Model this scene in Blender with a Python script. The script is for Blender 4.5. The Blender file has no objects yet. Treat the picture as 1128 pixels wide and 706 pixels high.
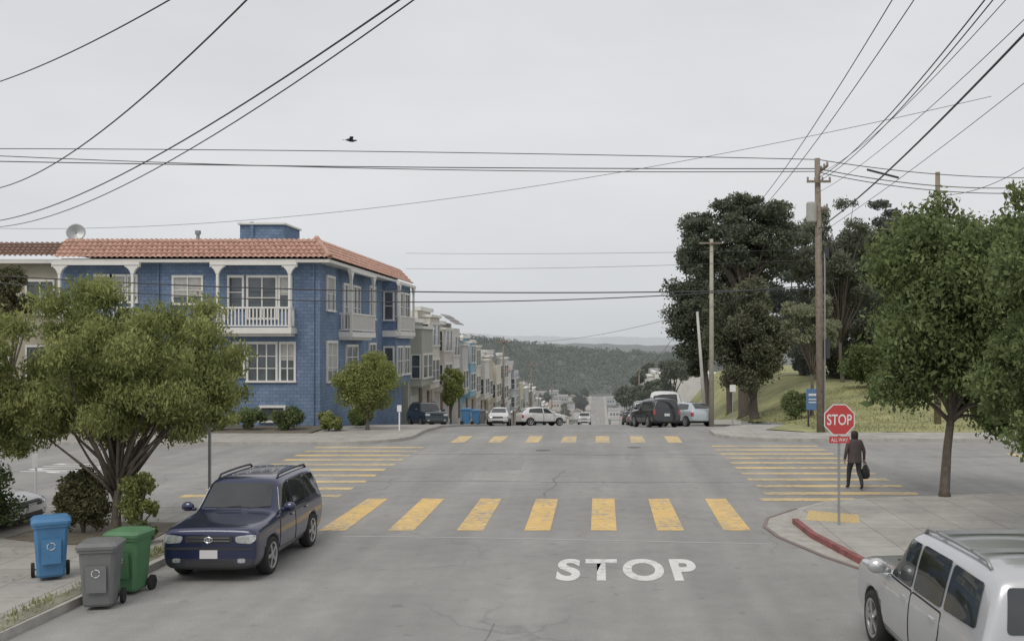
import bpy, bmesh, math, random
import numpy as np
from mathutils import Vector, Matrix
from mathutils.bvhtree import BVHTree
random.seed(4); rng = np.random.default_rng(4)
S = bpy.context.scene; C = S.collection
F = 1100.0; VX = 660.0; HY = 378.0; H = 4.2
R = math.radians
def P(x, y, Y): return Vector(((x-VX)*Y/F, Y, H-(y-HY)*Y/F))
PY = [-100, 47, 52, 58, 140, 420, 560, 700, 1200, 30000]
PZ = [0, 0, -.2, -.65, -7.2, -40, -54, -57, -57, -57]
def gz(Y): return float(np.interp(Y, PY, PZ))

# ------------------------------------------------------------------ materials
def nodes(name):
    m = bpy.data.materials.new(name); m.use_nodes = True
    n = m.node_tree.nodes; l = m.node_tree.links
    return m, n, l, n['Principled BSDF']
def c4(c): return (c[0], c[1], c[2], 1)
def noise(n, l, vec, scale, detail=4, rough=.6):
    t = n.new('ShaderNodeTexNoise'); t.inputs['Scale'].default_value = scale
    t.inputs['Detail'].default_value = detail; t.inputs['Roughness'].default_value = rough
    l.new(vec, t.inputs['Vector']); return t.outputs['Fac']
def ramp(n, l, fac, stops):
    r = n.new('ShaderNodeValToRGB'); e = r.color_ramp.elements
    while len(e) < len(stops): e.new(.5)
    for k, (p, c) in enumerate(stops): e[k].position = p; e[k].color = c4(c) if not isinstance(c, (int, float)) else (c, c, c, 1)
    l.new(fac, r.inputs[0]); return r.outputs[0]
def mixc(n, l, fac, a, b, mode='MIX'):
    m = n.new('ShaderNodeMix'); m.data_type = 'RGBA'; m.blend_type = mode
    for s, v in ((0, fac), (6, a), (7, b)):
        if isinstance(v, (int, float)): m.inputs[s].default_value = v
        elif isinstance(v, tuple): m.inputs[s].default_value = c4(v)
        else: l.new(v, m.inputs[s])
    return m.outputs[2]
def pos(n): return n.new('ShaderNodeNewGeometry').outputs['Position']
MC = {}
def mat(name, col, rough=.75, metal=0, var=.12, scale=1.5, bump=0, bscale=25, coat=0, spec=.5, airlight=0):
    if name in MC: return MC[name]
    m, n, l, b = nodes(name)
    p = pos(n)
    lo = tuple(x*(1-var) for x in col); hi = tuple(min(1, x*(1+var)) for x in col)
    f = noise(n, l, p, scale, 5)
    l.new(ramp(n, l, f, [(.3, lo), (.7, hi)]), b.inputs['Base Color'])
    b.inputs['Roughness'].default_value = rough; b.inputs['Metallic'].default_value = metal
    b.inputs['Coat Weight'].default_value = coat; b.inputs['Coat Roughness'].default_value = .05
    b.inputs['Specular IOR Level'].default_value = spec
    if airlight: b.inputs['Emission Color'].default_value = (.5, .53, .55, 1); b.inputs['Emission Strength'].default_value = airlight
    if bump:
        bp = n.new('ShaderNodeBump'); bp.inputs['Strength'].default_value = bump; bp.inputs['Distance'].default_value = .02
        l.new(noise(n, l, p, bscale, 3), bp.inputs['Height']); l.new(bp.outputs[0], b.inputs['Normal'])
    MC[name] = m; return m
def leafmat(name, dark, light, trans=.25, airlight=0, ns=.9):
    if name in MC: return MC[name]
    m, n, l, b = nodes(name)
    g = n.new('ShaderNodeNewGeometry')
    f = noise(n, l, g.outputs['Position'], ns, 3)
    ad = n.new('ShaderNodeMath'); ad.operation = 'MULTIPLY_ADD'; ad.inputs[1].default_value = .4
    l.new(g.outputs['Random Per Island'], ad.inputs[0])
    sb = n.new('ShaderNodeMath'); sb.operation = 'MULTIPLY_ADD'; sb.inputs[1].default_value = 1.3; sb.inputs[2].default_value = -.33
    l.new(f, sb.inputs[0]); l.new(sb.outputs[0], ad.inputs[2])
    col = ramp(n, l, ad.outputs[0], [(.1, dark), (.9, light)])
    l.new(col, b.inputs['Base Color']); b.inputs['Roughness'].default_value = .65
    b.inputs['Specular IOR Level'].default_value = .25
    if airlight: b.inputs['Emission Color'].default_value = (.5, .53, .55, 1); b.inputs['Emission Strength'].default_value = airlight; b.inputs['Specular IOR Level'].default_value = 0  # grey emission imitates distance haze; the leaves themselves do not glow
    t = n.new('ShaderNodeBsdfTranslucent'); l.new(col, t.inputs[0])
    mx = n.new('ShaderNodeMixShader'); mx.inputs[0].default_value = trans
    l.new(b.outputs[0], mx.inputs[1]); l.new(t.outputs[0], mx.inputs[2])
    l.new(mx.outputs[0], n['Material Output'].inputs[0])
    MC[name] = m; return m
def asphalt_color(n, l):
    p = pos(n)
    mp = n.new('ShaderNodeMapping'); mp.inputs['Scale'].default_value = (1, .06, 1); l.new(p, mp.inputs[0])
    a = noise(n, l, p, .22, 5); t = noise(n, l, mp.outputs[0], .8, 3); f = noise(n, l, p, 45, 2, .8); md = noise(n, l, p, 1.7, 6, .7)
    c = ramp(n, l, a, [(.3, (.27, .266, .257)), (.7, (.35, .347, .335))])
    c = mixc(n, l, 1.0, c, ramp(n, l, t, [(.3, .85), (.7, 1.09)]), 'MULTIPLY')
    c = mixc(n, l, 1.0, c, ramp(n, l, md, [(.3, .9), (.7, 1.07)]), 'MULTIPLY')
    c = mixc(n, l, 1.0, c, ramp(n, l, f, [(.3, .75), (.7, 1.16)]), 'MULTIPLY')
    sp_ = ramp(n, l, noise(n, l, p, 2.6, 2, .5), [(.66, 1.0), (.72, .84)])
    c = mixc(n, l, 1.0, c, sp_, 'MULTIPLY')
    w = n.new('ShaderNodeVectorMath'); w.operation = 'MULTIPLY_ADD'
    nt = n.new('ShaderNodeTexNoise'); nt.inputs['Scale'].default_value = .8; nt.inputs['Detail'].default_value = 6; l.new(p, nt.inputs['Vector'])
    w.inputs[1].default_value = (1.6, 1.6, 0); l.new(nt.outputs['Color'], w.inputs[0]); l.new(p, w.inputs[2])
    v = n.new('ShaderNodeTexVoronoi'); v.feature = 'DISTANCE_TO_EDGE'; v.inputs['Scale'].default_value = .2; l.new(w.outputs[0], v.inputs['Vector'])
    cr = ramp(n, l, v.outputs['Distance'], [(.002, 1.), (.006, 0.)])
    mk = ramp(n, l, noise(n, l, p, .13, 2), [(.45, 0.), (.55, .38)])
    k = mixc(n, l, 1.0, cr, mk, 'MULTIPLY')
    return mixc(n, l, k, c, (.12, .12, .12)), p, f
m, n, l, b = nodes('asphalt'); col, p, f = asphalt_color(n, l)
l.new(col, b.inputs['Base Color']); b.inputs['Roughness'].default_value = .85; b.inputs['Specular IOR Level'].default_value = .3
bp = n.new('ShaderNodeBump'); bp.inputs['Strength'].default_value = .5; bp.inputs['Distance'].default_value = .01
l.new(f, bp.inputs['Height']); l.new(bp.outputs[0], b.inputs['Normal']); ASPH = m
def paintmat(name, col, wear=.5):
    m, n, l, b = nodes(name); ac, p, f = asphalt_color(n, l)
    w = noise(n, l, p, 5, 8, .78); big = noise(n, l, p, .5, 3)
    mx = n.new('ShaderNodeMath'); mx.operation = 'MULTIPLY_ADD'; mx.inputs[1].default_value = .45; l.new(big, mx.inputs[0]); l.new(w, mx.inputs[2])
    k = ramp(n, l, mx.outputs[0], [(wear+.2, .92), (wear+.36, .06)])
    pc = mixc(n, l, 1., col, ramp(n, l, noise(n, l, p, 2, 5), [(.3, .82), (.7, 1.05)]), 'MULTIPLY')
    inv = n.new('ShaderNodeInvert'); l.new(k, inv.inputs[1])
    l.new(mixc(n, l, inv.outputs[0], pc, ac), b.inputs['Base Color']); b.inputs['Roughness'].default_value = .7
    return m
YEL = paintmat('yellow_road_paint', (.78, .53, .18), .51); WHT = paintmat('white_road_paint', (.76, .76, .74), .55)
YELW = paintmat('worn_yellow_road_paint', (.72, .53, .23), .48)
m, n, l, b = nodes('sidewalk_concrete'); p = pos(n)
br = n.new('ShaderNodeTexBrick'); br.offset = 0; br.inputs['Scale'].default_value = 1; br.inputs['Brick Width'].default_value = 1.0; br.inputs['Row Height'].default_value = 1.0
br.inputs['Mortar Size'].default_value = .01; br.inputs['Color1'].default_value = (.42, .405, .375, 1); br.inputs['Color2'].default_value = (.37, .355, .33, 1); br.inputs['Mortar'].default_value = (.2, .195, .18, 1)
l.new(p, br.inputs['Vector'])
cc = mixc(n, l, 1., br.outputs[0], ramp(n, l, noise(n, l, p, .8, 6, .7), [(.3, .74), (.7, 1.1)]), 'MULTIPLY')
cc = mixc(n, l, 1., cc, ramp(n, l, noise(n, l, p, 5, 3, .6), [(.6, 1.0), (.7, .82)]), 'MULTIPLY')
l.new(cc, b.inputs['Base Color']); b.inputs['Roughness'].default_value = .85; CONC = m
KERB = mat('kerb_concrete', (.38, .365, .335), var=.2, scale=3, bump=.3)
RED = mat('red_kerb_paint', (.25, .09, .085), var=.35, scale=5)
SOIL = mat('soil', (.15, .13, .1), var=.35, scale=4, bump=.6)
WHITE = mat('white_trim_paint', (.72, .71, .67), rough=.5, var=.06)
WOOD = mat('weathered_pole_wood', (.23, .19, .15), var=.3, scale=6, bump=.5, bscale=40)
METAL = mat('galvanised_steel', (.34, .35, .35), rough=.45, metal=.6, var=.15)
DARKM = mat('dark_metal', (.05, .05, .055), rough=.5, metal=.3)
WIRE = mat('black_cable', (.05, .05, .055), rough=.6)
RUB = mat('tyre_rubber', (.022, .022, .022), rough=.85, bump=.3)
DPL = mat('dark_plastic', (.035, .035, .037), rough=.55)
ALLOY = mat('alloy_rim', (.5, .5, .51), rough=.3, metal=.85, var=.05)
CHROME = mat('chrome', (.65, .65, .66), rough=.12, metal=1, var=.02)
BARK = mat('tree_bark', (.12, .1, .08), var=.35, scale=8, bump=.8, bscale=30)
def glass(name, col, rough=.04):
    m, n, l, b = nodes(name); p = pos(n)
    l.new(ramp(n, l, noise(n, l, p, .9, 3), [(.3, tuple(x*.6 for x in col)), (.7, tuple(x*1.5 for x in col))]), b.inputs['Base Color'])
    b.inputs['Roughness'].default_value = rough; b.inputs['Specular IOR Level'].default_value = .9; return m
CGLASS = glass('car_glass', (.025, .03, .032)); HGLASS = glass('window_glass', (.07, .085, .095), .08)
CURT = mat('window_curtain', (.42, .42, .4), var=.2, scale=3)
LENS = mat('headlight_lens', (.46, .47, .47), rough=.1, metal=.4, var=.3, scale=14, coat=1)
REDL = mat('red_lamp_lens', (.35, .02, .02), rough=.12, coat=1)

# ------------------------------------------------------------------ mesh helpers
def tag(o, label=None, cat=None, group=None, kind=None):
    if label: o['label'] = label
    if cat: o['category'] = cat
    if group: o['group'] = group
    if kind: o['kind'] = kind
    return o
def empty(name, loc=(0, 0, 0), rz=0, label=None, cat=None, group=None):
    o = bpy.data.objects.new(name, None); C.objects.link(o); o.location = loc; o.rotation_euler = (0, 0, rz)
    o.empty_display_size = .2
    return tag(o, label, cat, group)
class MB:
    def __init__(s): s.v = []; s.f = []; s.m = []
    def add(s, vs, fs, mi=0):
        k = len(s.v); s.v += [tuple(v) for v in vs]; s.f += [tuple(i+k for i in f) for f in fs]; s.m += [mi]*len(fs); return s
    def box(s, x0, x1, y0, y1, z0, z1, mi=0, M=None):
        vs = [Vector((x, y, z)) for z in (z0, z1) for y in (y0, y1) for x in (x0, x1)]
        if M: vs = [M @ v for v in vs]
        return s.add(vs, [(0, 2, 3, 1), (4, 5, 7, 6), (0, 1, 5, 4), (2, 6, 7, 3), (0, 4, 6, 2), (1, 3, 7, 5)], mi)
    def tube(s, pts, rad, seg=8, mi=0, cap=True):
        pts = [Vector(p) for p in pts]; n = len(pts)
        if not hasattr(rad, '__len__'): rad = [rad]*n
        vs = []; prev = None
        for i in range(n):
            t = (pts[min(i+1, n-1)]-pts[max(i-1, 0)]).normalized()
            a = prev if prev else (Vector((0, 0, 1)) if abs(t.z) < .9 else Vector((1, 0, 0)))
            u = (a - t*a.dot(t))
            if u.length < 1e-4: u = Vector((1, 0, 0)) - t*t.x
            u.normalize(); prev = u; w = t.cross(u)
            for k in range(seg):
                q = 2*math.pi*k/seg; vs.append(pts[i]+(u*math.cos(q)+w*math.sin(q))*rad[i])
        fs = [(i*seg+k, i*seg+(k+1) % seg, (i+1)*seg+(k+1) % seg, (i+1)*seg+k) for i in range(n-1) for k in range(seg)]
        if cap: fs += [tuple(range(seg))[::-1], tuple(range((n-1)*seg, n*seg))]
        return s.add(vs, fs, mi)
    def lathe(s, prof, M=None, seg=24, mi=0, axis='z'):
        vs = []
        for r, h in prof:
            for k in range(seg):
                q = 2*math.pi*k/seg
                v = Vector((r*math.cos(q), r*math.sin(q), h)) if axis == 'z' else Vector((r*math.cos(q), h, r*math.sin(q)))
                vs.append(M @ v if M else v)
        n = len(prof)
        fs = [(i*seg+k, i*seg+(k+1) % seg, (i+1)*seg+(k+1) % seg, (i+1)*seg+k) for i in range(n-1) for k in range(seg)]
        return s.add(vs, fs, mi)
    def prism(s, outline, z0, z1, mi=0, M=None):
        k = len(outline)
        vs = [Vector((x, y, z0)) for x, y in outline]+[Vector((x, y, z1)) for x, y in outline]
        if M: vs = [M @ v for v in vs]
        return s.add(vs, [tuple(range(k))[::-1], tuple(range(k, 2*k))]+[(i, (i+1) % k, k+(i+1) % k, k+i) for i in range(k)], mi)
    def build(s, name, mats, parent=None, smooth=False, fix=True):
        me = bpy.data.meshes.new(name); me.from_pydata(s.v, [], s.f)
        if not isinstance(mats, (list, tuple)): mats = [mats]
        for m in mats: me.materials.append(m)
        for p_, mi in zip(me.polygons, s.m): p_.material_index = mi; p_.use_smooth = smooth
        if fix:
            bm = bmesh.new(); bm.from_mesh(me); bmesh.ops.recalc_face_normals(bm, faces=bm.faces); bm.to_mesh(me); bm.free()
        o = bpy.data.objects.new(name, me); C.objects.link(o)
        if parent: o.parent = parent
        return o
def struct(o): o['kind'] = 'structure'; return o
def np_mesh(name, V, Fq, m, parent=None):
    me = bpy.data.meshes.new(name); me.vertices.add(len(V)); me.vertices.foreach_set('co', V.astype(np.float32).ravel())
    me.loops.add(Fq.size); me.loops.foreach_set('vertex_index', Fq.astype(np.int32).ravel())
    me.polygons.add(len(Fq)); me.polygons.foreach_set('loop_start', np.arange(len(Fq), dtype=np.int32)*4)
    me.update(calc_edges=True); me.validate()
    me.materials.append(m); o = bpy.data.objects.new(name, me); C.objects.link(o)
    if parent: o.parent = parent
    return o
def copy_tree(o, parent=None):
    c = o.copy(); C.objects.link(c)
    if parent: c.parent = parent
    for ch in list(o.children): copy_tree(ch, c)
    return c
def eval_mesh(ob):
    bpy.context.view_layer.update()
    dg = bpy.context.evaluated_depsgraph_get(); dg.update()
    return bpy.data.meshes.new_from_object(ob.evaluated_get(dg))
def text_mesh(body, w, h, M, name, m, parent=None, offset=.0, space=1.0):
    cu = bpy.data.curves.new('t', 'FONT'); cu.body = body; cu.size = 1; cu.offset = offset; cu.space_character = space
    ob = bpy.data.objects.new('t', cu); C.objects.link(ob); me = eval_mesh(ob); bpy.data.objects.remove(ob)
    co = np.array([v.co[:] for v in me.vertices]); mn = co.min(0); mx = co.max(0)
    for v in me.vertices:
        x = ((v.co.x-mn[0])/(mx[0]-mn[0])-.5)*w; y = ((v.co.y-mn[1])/(mx[1]-mn[1])-.5)*h
        v.co = M @ Vector((x, y, 0))
    me.materials.clear(); me.materials.append(m); o = bpy.data.objects.new(name, me); C.objects.link(o)
    if parent: o.parent = parent
    return o
UPR = Matrix.Rotation(R(90), 4, 'X')     # text standing up, facing -Y

# ------------------------------------------------------------------ foliage
def leaf_cloud(blobs, n, size, elong=1.8, droop=0., shell=.45, flat=1.0):
    B = np.array([(b[0], b[1], b[2], b[3]) for b in blobs]); w = B[:, 3]**2; w /= w.sum()
    i = rng.choice(len(B), n, p=w)
    d = rng.normal(size=(n, 3)); d /= np.linalg.norm(d, axis=1)[:, None]
    r = B[i, 3]*(1-shell*rng.random(n)**1.3)*(1+.14*rng.normal(size=n))
    p = B[i, :3]+d*r[:, None]*np.array([1, 1, flat])
    a = rng.normal(size=(n, 3)); a[:, 2] -= droop*2; a /= np.linalg.norm(a, axis=1)[:, None]
    b_ = np.cross(a, rng.normal(size=(n, 3))); b_ /= np.linalg.norm(b_, axis=1)[:, None]
    s = size*np.exp(.3*rng.normal(size=n))[:, None]
    V = np.stack([p-a*s*elong*.5, p+b_*s*.5, p+a*s*elong*.5, p-b_*s*.5], 1).reshape(-1, 3)
    return V, np.arange(4*n).reshape(-1, 4)
def envelope(c, rad, nb, br, inner=.35, zb=0):
    out = []
    while len(out) < nb:
        d = rng.normal(size=3); d /= np.linalg.norm(d); q = inner+(1-inner)*rng.random()**.6
        x = np.array(c)+d*np.array(rad)*q*.85
        if zb and x[2] < c[2]-rad[2]*zb: continue
        out.append((x[0], x[1], x[2], br*(.55+.8*rng.random())))
    return out
def tree(name, base, blobs, nleaf, leaf, m, label, trunk_r=.15, droop=0., fork=.45, group=None, elong=1.8, nl=12, shell=.45, cat='tree', flat=1., lean=(0, 0), bark=None, multi=0):
    b = Vector(base); root = empty(name, b, 0, label, cat, group)
    B = np.array([x[:3] for x in blobs]); c = Vector(B.mean(0)); zf = b.z+(c.z-b.z)*fork
    mb = MB(); f = Vector((b.x+(c.x-b.x)*fork*.6+lean[0], b.y+lean[1], zf))
    mid = (b+f)/2+Vector((random.uniform(-.1, .1), 0, 0))*(zf-b.z)*.3
    o = b
    mb.tube([b-o-Vector((0, 0, .1)), b-o+Vector((0, 0, .15)), mid-o, f-o], [trunk_r*1.5, trunk_r*1.1, trunk_r*.9, trunk_r*.75], 10)
    idx = rng.permutation(len(blobs))[:nl]
    for i in idx:
        e = Vector(blobs[i][:3]); s0 = mid.lerp(f, random.uniform(.0 if multi else .5, 1)); k = s0.lerp(e, .5)+Vector((random.uniform(-.3, .3), random.uniform(-.3, .3), random.uniform(-.1, .4)))*(e-s0).length*.3
        mb.tube([s0-o, s0.lerp(k, .5)-o+Vector((0, 0, .05)), k-o, e-o], [trunk_r*.55, trunk_r*.42, trunk_r*.3, trunk_r*.1], 6)
    mb.build('trunk', bark or BARK, root, True)
    V, Q = leaf_cloud(blobs, nleaf, leaf, elong, droop, shell, flat); V = V-np.array(o)
    np_mesh('crown', V, Q, m, root)
    return root
OLIVE = leafmat('willowy_olive_leaves', (.1, .13, .04), (.43, .46, .18), .4, ns=1.5)
DKGR = leafmat('dark_cypress_foliage', (.07, .085, .06), (.17, .19, .13), .25)
MDGR = leafmat('mid_green_leaves', (.065, .1, .04), (.26, .32, .135), .35, ns=1.4)
EUC = leafmat('eucalyptus_leaves', (.11, .125, .09), (.26, .28, .2), .25)
SHRUB = leafmat('shrub_leaves', (.055, .085, .035), (.19, .23, .1), .25)
REDSH = leafmat('reddish_shrub_leaves', (.07, .07, .04), (.18, .18, .09), .2)
LIME = leafmat('yellow_green_leaves', (.14, .175, .055), (.42, .45, .17), .4, ns=2)
FARG = leafmat('hazed_forest_foliage', (.075, .092, .072), (.1, .118, .092), .0, airlight=.165, ns=.02)  # aerial haze put into the foliage as grey emission
GRASSM = mat('grass', (.28, .28, .13), rough=.9, var=.35, scale=.5, bump=.8, bscale=12)

# ------------------------------------------------------------------ world and light
w = bpy.data.worlds.new('World'); S.world = w; w.use_nodes = True; n = w.node_tree.nodes; l = w.node_tree.links
bg = n['Background']; sky = n.new('ShaderNodeTexSky'); sky.sky_type = 'NISHITA'; sky.sun_disc = False
sky.sun_elevation = R(50); sky.sun_rotation = R(150); l.new(sky.outputs[0], bg.inputs[0]); bg.inputs[1].default_value = .08
tc = n.new('ShaderNodeTexCoord'); sp = n.new('ShaderNodeSeparateXYZ'); l.new(tc.outputs['Generated'], sp.inputs[0])
mp = n.new('ShaderNodeMapping'); mp.inputs['Scale'].default_value = (1, 1, 3); l.new(tc.outputs['Generated'], mp.inputs[0])
nf = noise(n, l, mp.outputs[0], 2.2, 5, .55)
rp = ramp(n, l, sp.outputs[2], [(0., (.56, .585, .61)), (.05, (.635, .65, .67)), (.16, (.70, .70, .71)), (.4, (.665, .665, .68)), (1., (.72, .715, .72))])
cl = mixc(n, l, 1., rp, ramp(n, l, nf, [(.3, .93), (.7, 1.06)]), 'MULTIPLY')
bg2 = n.new('ShaderNodeBackground'); l.new(cl, bg2.inputs[0]); bg2.inputs[1].default_value = 1.1
ms = n.new('ShaderNodeMixShader'); ms.inputs[0].default_value = .93
l.new(bg.outputs[0], ms.inputs[1]); l.new(bg2.outputs[0], ms.inputs[2]); l.new(ms.outputs[0], n['World Output'].inputs[0])
sl = bpy.data.lights.new('sun', 'SUN'); sl.energy = 1.4; sl.angle = R(30); sl.color = (1, .95, .87)
so = bpy.data.objects.new('sun', sl); C.objects.link(so); so.rotation_euler = (R(38), R(8), R(-30))

# ------------------------------------------------------------------ setting
def forest_h(X, Y):
    if Y < 1150: return 0
    t = min(1, (Y-1150)/300.)
    top = float(np.interp(X, [-8000, -400, -204, -110, -40, 90, 300, 8000], [50, 74, 69, 59, 51, 43, 46, 40]))
    return top*t*(1 if Y < 1700 else max(0, 1-(Y-1700)/600))
xs = [-9000, -3000, -1000, -500, -300, -200, -150, -110, -80, -50, -30, -20, -12.3, -8.2, 0, 4.7, 8, 12, 20, 40, 60, 90, 150, 300, 500, 1000, 3000, 9000]
ys = [-60, 0, 20, 47, 52, 58, 80, 110, 140, 200, 280, 350, 420, 490, 560, 630, 700, 800, 950, 1150, 1210, 1270, 1360, 1450, 1700, 2300, 4000, 9000, 25000]
mb = MB(); vs = [(x, y, gz(y)-.08+forest_h(x, y)) for y in ys for x in xs]; nx = len(xs)
mb.add(vs, [(j*nx+i, j*nx+i+1, (j+1)*nx+i+1, (j+1)*nx+i) for j in range(len(ys)-1) for i in range(nx-1)])
m, n, l, b = nodes('ground'); p = pos(n); sx = n.new('ShaderNodeSeparateXYZ'); l.new(p, sx.inputs[0])
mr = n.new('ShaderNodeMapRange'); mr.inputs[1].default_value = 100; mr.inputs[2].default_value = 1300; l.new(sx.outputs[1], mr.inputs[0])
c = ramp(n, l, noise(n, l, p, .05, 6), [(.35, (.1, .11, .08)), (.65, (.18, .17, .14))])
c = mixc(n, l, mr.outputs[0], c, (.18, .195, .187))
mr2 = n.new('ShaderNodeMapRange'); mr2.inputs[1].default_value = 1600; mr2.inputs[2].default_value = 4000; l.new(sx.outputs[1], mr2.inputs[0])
c = mixc(n, l, mr2.outputs[0], c, (.5, .52, .54))  # ground colour fades to fog grey with distance, haze painted in
l.new(c, b.inputs['Base Color']); b.inputs['Roughness'].default_value = .95; b.inputs['Specular IOR Level'].default_value = .1
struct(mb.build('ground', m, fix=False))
# near road sheet and downhill road
mb = MB()
for x0, x1 in ((-70, -8.2), (-8.2, 4.7), (4.7, 70)):
    mb.add([(x0, -12, 0), (x1, -12, 0), (x1, 47, 0), (x0, 47, 0)], [(0, 1, 2, 3)])
struct(mb.build('road', ASPH, fix=False))
def strip(ylist, x0, x1, dz, m, name):
    mb = MB(); vs = []
    for y in ylist:
        vs += [(x0(y) if callable(x0) else x0, y, gz(y)+dz), (x1(y) if callable(x1) else x1, y, gz(y)+dz)]
    mb.add(vs, [(2*i, 2*i+1, 2*i+3, 2*i+2) for i in range(len(ylist)-1)]); return struct(mb.build(name, m, fix=False))
dy = [47, 49, 52, 55, 58, 70, 90, 110, 140, 200, 280, 350, 420, 490, 560, 630, 700, 800, 950, 1150]
rx = lambda y: float(np.interp(y, [47, 50, 55, 95, 110, 1200], [5.2, 6.2, 8.0, 8.0, 4.7, 4.7]))
strip(dy, -8.2, rx, .004, ASPH, 'road')
def walk_strip(x0, x1, ylist, name='pavement'):
    mb = MB(); vs = []
    for y in ylist:
        a = x0(y) if callable(x0) else x0; c_ = x1(y) if callable(x1) else x1
        z = gz(y); vs += [(a, y, z-.05), (a, y, z+.13), (c_, y, z+.13), (c_, y, z-.05)]
    mb.add(vs, [(4*i+k, 4*i+k+1, 4*i+5+k, 4*i+4+k) for i in range(len(ylist)-1) for k in range(3)])
    return struct(mb.build(name, CONC))
walk_strip(-13.0, -8.2, dy); walk_strip(rx, lambda y: rx(y)+2.6, dy)
def block(outline, name='pavement', m=CONC, z1=.13): return struct(MB().prism(outline, -.1, z1).build(name, m))
def arc(cx, cy, r, a0, a1, k=8): return [(cx+r*math.cos(R(a0+(a1-a0)*i/k)), cy+r*math.sin(R(a0+(a1-a0)*i/k))) for i in range(k+1)]
LN = [(-8.7, -12), (-8.5, 12), (-8.25, 18), (-8.2, 22.2)]+arc(-11.0, 22.2, 2.8, 0, 90)[1:]+[(-70, 25.2)]
block(LN+[(-70, -12)])
RN = [(6.3, -12), (6.1, 12), (5.6, 15.5), (5.0, 18.5), (4.55, 21.5), (4.5, 23.2), (4.9, 24.6), (5.8, 25.7), (7.2, 26.3), (11.6, 27.2), (70, 27.6)]
block(RN+[(70, -12)])
LF = [(-70, 41.2), (-12, 41.2)]+arc(-11.2, 44.2, 3.0, -90, 0)[1:]+[(-8.2, 47)]
block(LF+[(-13, 47), (-13, 45.2), (-70, 45.2)])
RF = [(70, 42.6), (9, 42.6), (7, 42.9), (5.8, 43.8), (5.2, 45), (5.2, 47)]
block(RF+[(7.8, 47), (9.5, 45.6), (70, 45.6)])
def ribbon(path, w_, z0, z1, m, name='kerb', side=1):
    pts = [Vector((a[0], a[1], 0)) for a in path]; vs = []
    for i, q in enumerate(pts):
        t = (pts[min(i+1, len(pts)-1)]-pts[max(i-1, 0)]).normalized(); nr = Vector((-t.y, t.x, 0))*side
        vs += [q-nr*.012+Vector((0, 0, z0)), q-nr*.012+Vector((0, 0, z1)), q+nr*w_+Vector((0, 0, z1)), q+nr*w_+Vector((0, 0, z0))]
    return struct(MB().add(vs, [(4*i+k, 4*i+k+1, 4*i+5+k, 4*i+4+k) for i in range(len(pts)-1) for k in range(3)]).build(name, m))
ribbon(LN, .15, -.02, .136, KERB, side=1); ribbon(LF, .15, -.02, .136, KERB, side=1)
ribbon(RN[5:], .15, -.02, .136, KERB, side=-1); ribbon(RN[:6], .11, -.02, .137, RED, side=-1)
ribbon(RF, .15, -.02, .136, KERB, side=-1)
# gutter apron around the near right corner, tactile pad
ap = [(5.2, 17.6), (4.4, 19.6), (3.85, 21.6), (3.75, 22.8), (4.0, 23.9), (4.9, 25.2), (6.4, 26.2), (8.5, 26.9), (8.4, 26.5), (7.2, 26.2), (5.8, 25.6), (4.95, 24.6), (4.55, 23.2), (4.6, 21.5), (5.05, 18.5)]
struct(MB().prism(ap, -.02, .018).build('gutter', KERB))
ribbon([a for a in ap[:8]], .07, -.02, .03, mat('gutter_lip_concrete', (.22, .18, .165)), 'gutter_lip', side=-1)
struct(MB().prism([(4.75, 23.0), (5.9, 22.6), (6.15, 23.7), (5.1, 24.3)], .1, .138).build('tactile_paving', mat('yellow_tactile', (.56, .43, .2), var=.25, scale=20, bump=.6)))
# painted markings
def bars(lst, name, m):
    mb = MB()
    for (x0, x1, y0, y1) in lst:
        j = lambda: random.uniform(-.03, .03)
        mb.add([(x0+j(), y0+j(), .006), (x1+j(), y0+j(), .006), (x1+j(), y1+j(), .006), (x0+j(), y1+j(), .006)], [(0, 1, 2, 3)])
    return struct(mb.build(name, m, fix=False))
near = [(px-VX)*.0223 for px in (392, 460, 529, 597, 664, 732, 800)]
bars([(a-.3, a+.3, 22.4, 27.0) for a in near], 'crosswalk', YEL)
far = [(px-VX)*43.5/F for px in (508, 548, 588, 627, 664, 702, 742)]
bars([(a-.3, a+.3, 42.2, 45.2) for a in far], 'crosswalk', YELW)
bars([(-11.4+random.uniform(-.1, .1), -7.1, 27.2+1.42*k, 27.7+1.42*k) for k in range(10)]+[(-9.7, -7.2, 25.7, 26.2)], 'crosswalk', YELW)
bars([(4.6, 8.9, 27.7+1.42*k, 28.2+1.42*k) for k in range(10)]+[(4.3, 6.9, 26.6, 27.05)], 'crosswalk', YELW)
o = text_mesh('STOP', 2.6, 1.8, Matrix.Translation((.52, 18.55, .006)), 'stop_marking', WHT, offset=.036, space=1.22); struct(o)
o = text_mesh('STOP', 2.6, 2.4, Matrix.Translation((-17.8, 33.6, .006)) @ Matrix.Rotation(R(-90), 4, 'Z'), 'stop_marking', WHT, offset=.02, space=1.1); struct(o)
bars([(15.5, 15.8, 32, 38)], 'stop_line', YELW)
def rib(path, w_, m, name, z=.0045):
    vs = []
    pts = [Vector((a[0], a[1], z)) for a in path]
    for i, q in enumerate(pts):
        t = (pts[min(i+1, len(pts)-1)]-pts[max(i-1, 0)]).normalized(); nr = Vector((-t.y, t.x, 0))
        vs += [q-nr*w_/2, q+nr*w_/2]
    return struct(MB().add(vs, [(2*i, 2*i+1, 2*i+3, 2*i+2) for i in range(len(pts)-1)]).build(name, m, fix=False))
rib([(-5.6, 21.75), (-2.9, 21.6), (0, 21.3), (3.6, 20.9)], .05, mat('faded_white_line', (.47, .47, .45)), 'road_line')
TAR = mat('crack_sealant', (.19, .19, .187), var=.3)
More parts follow.
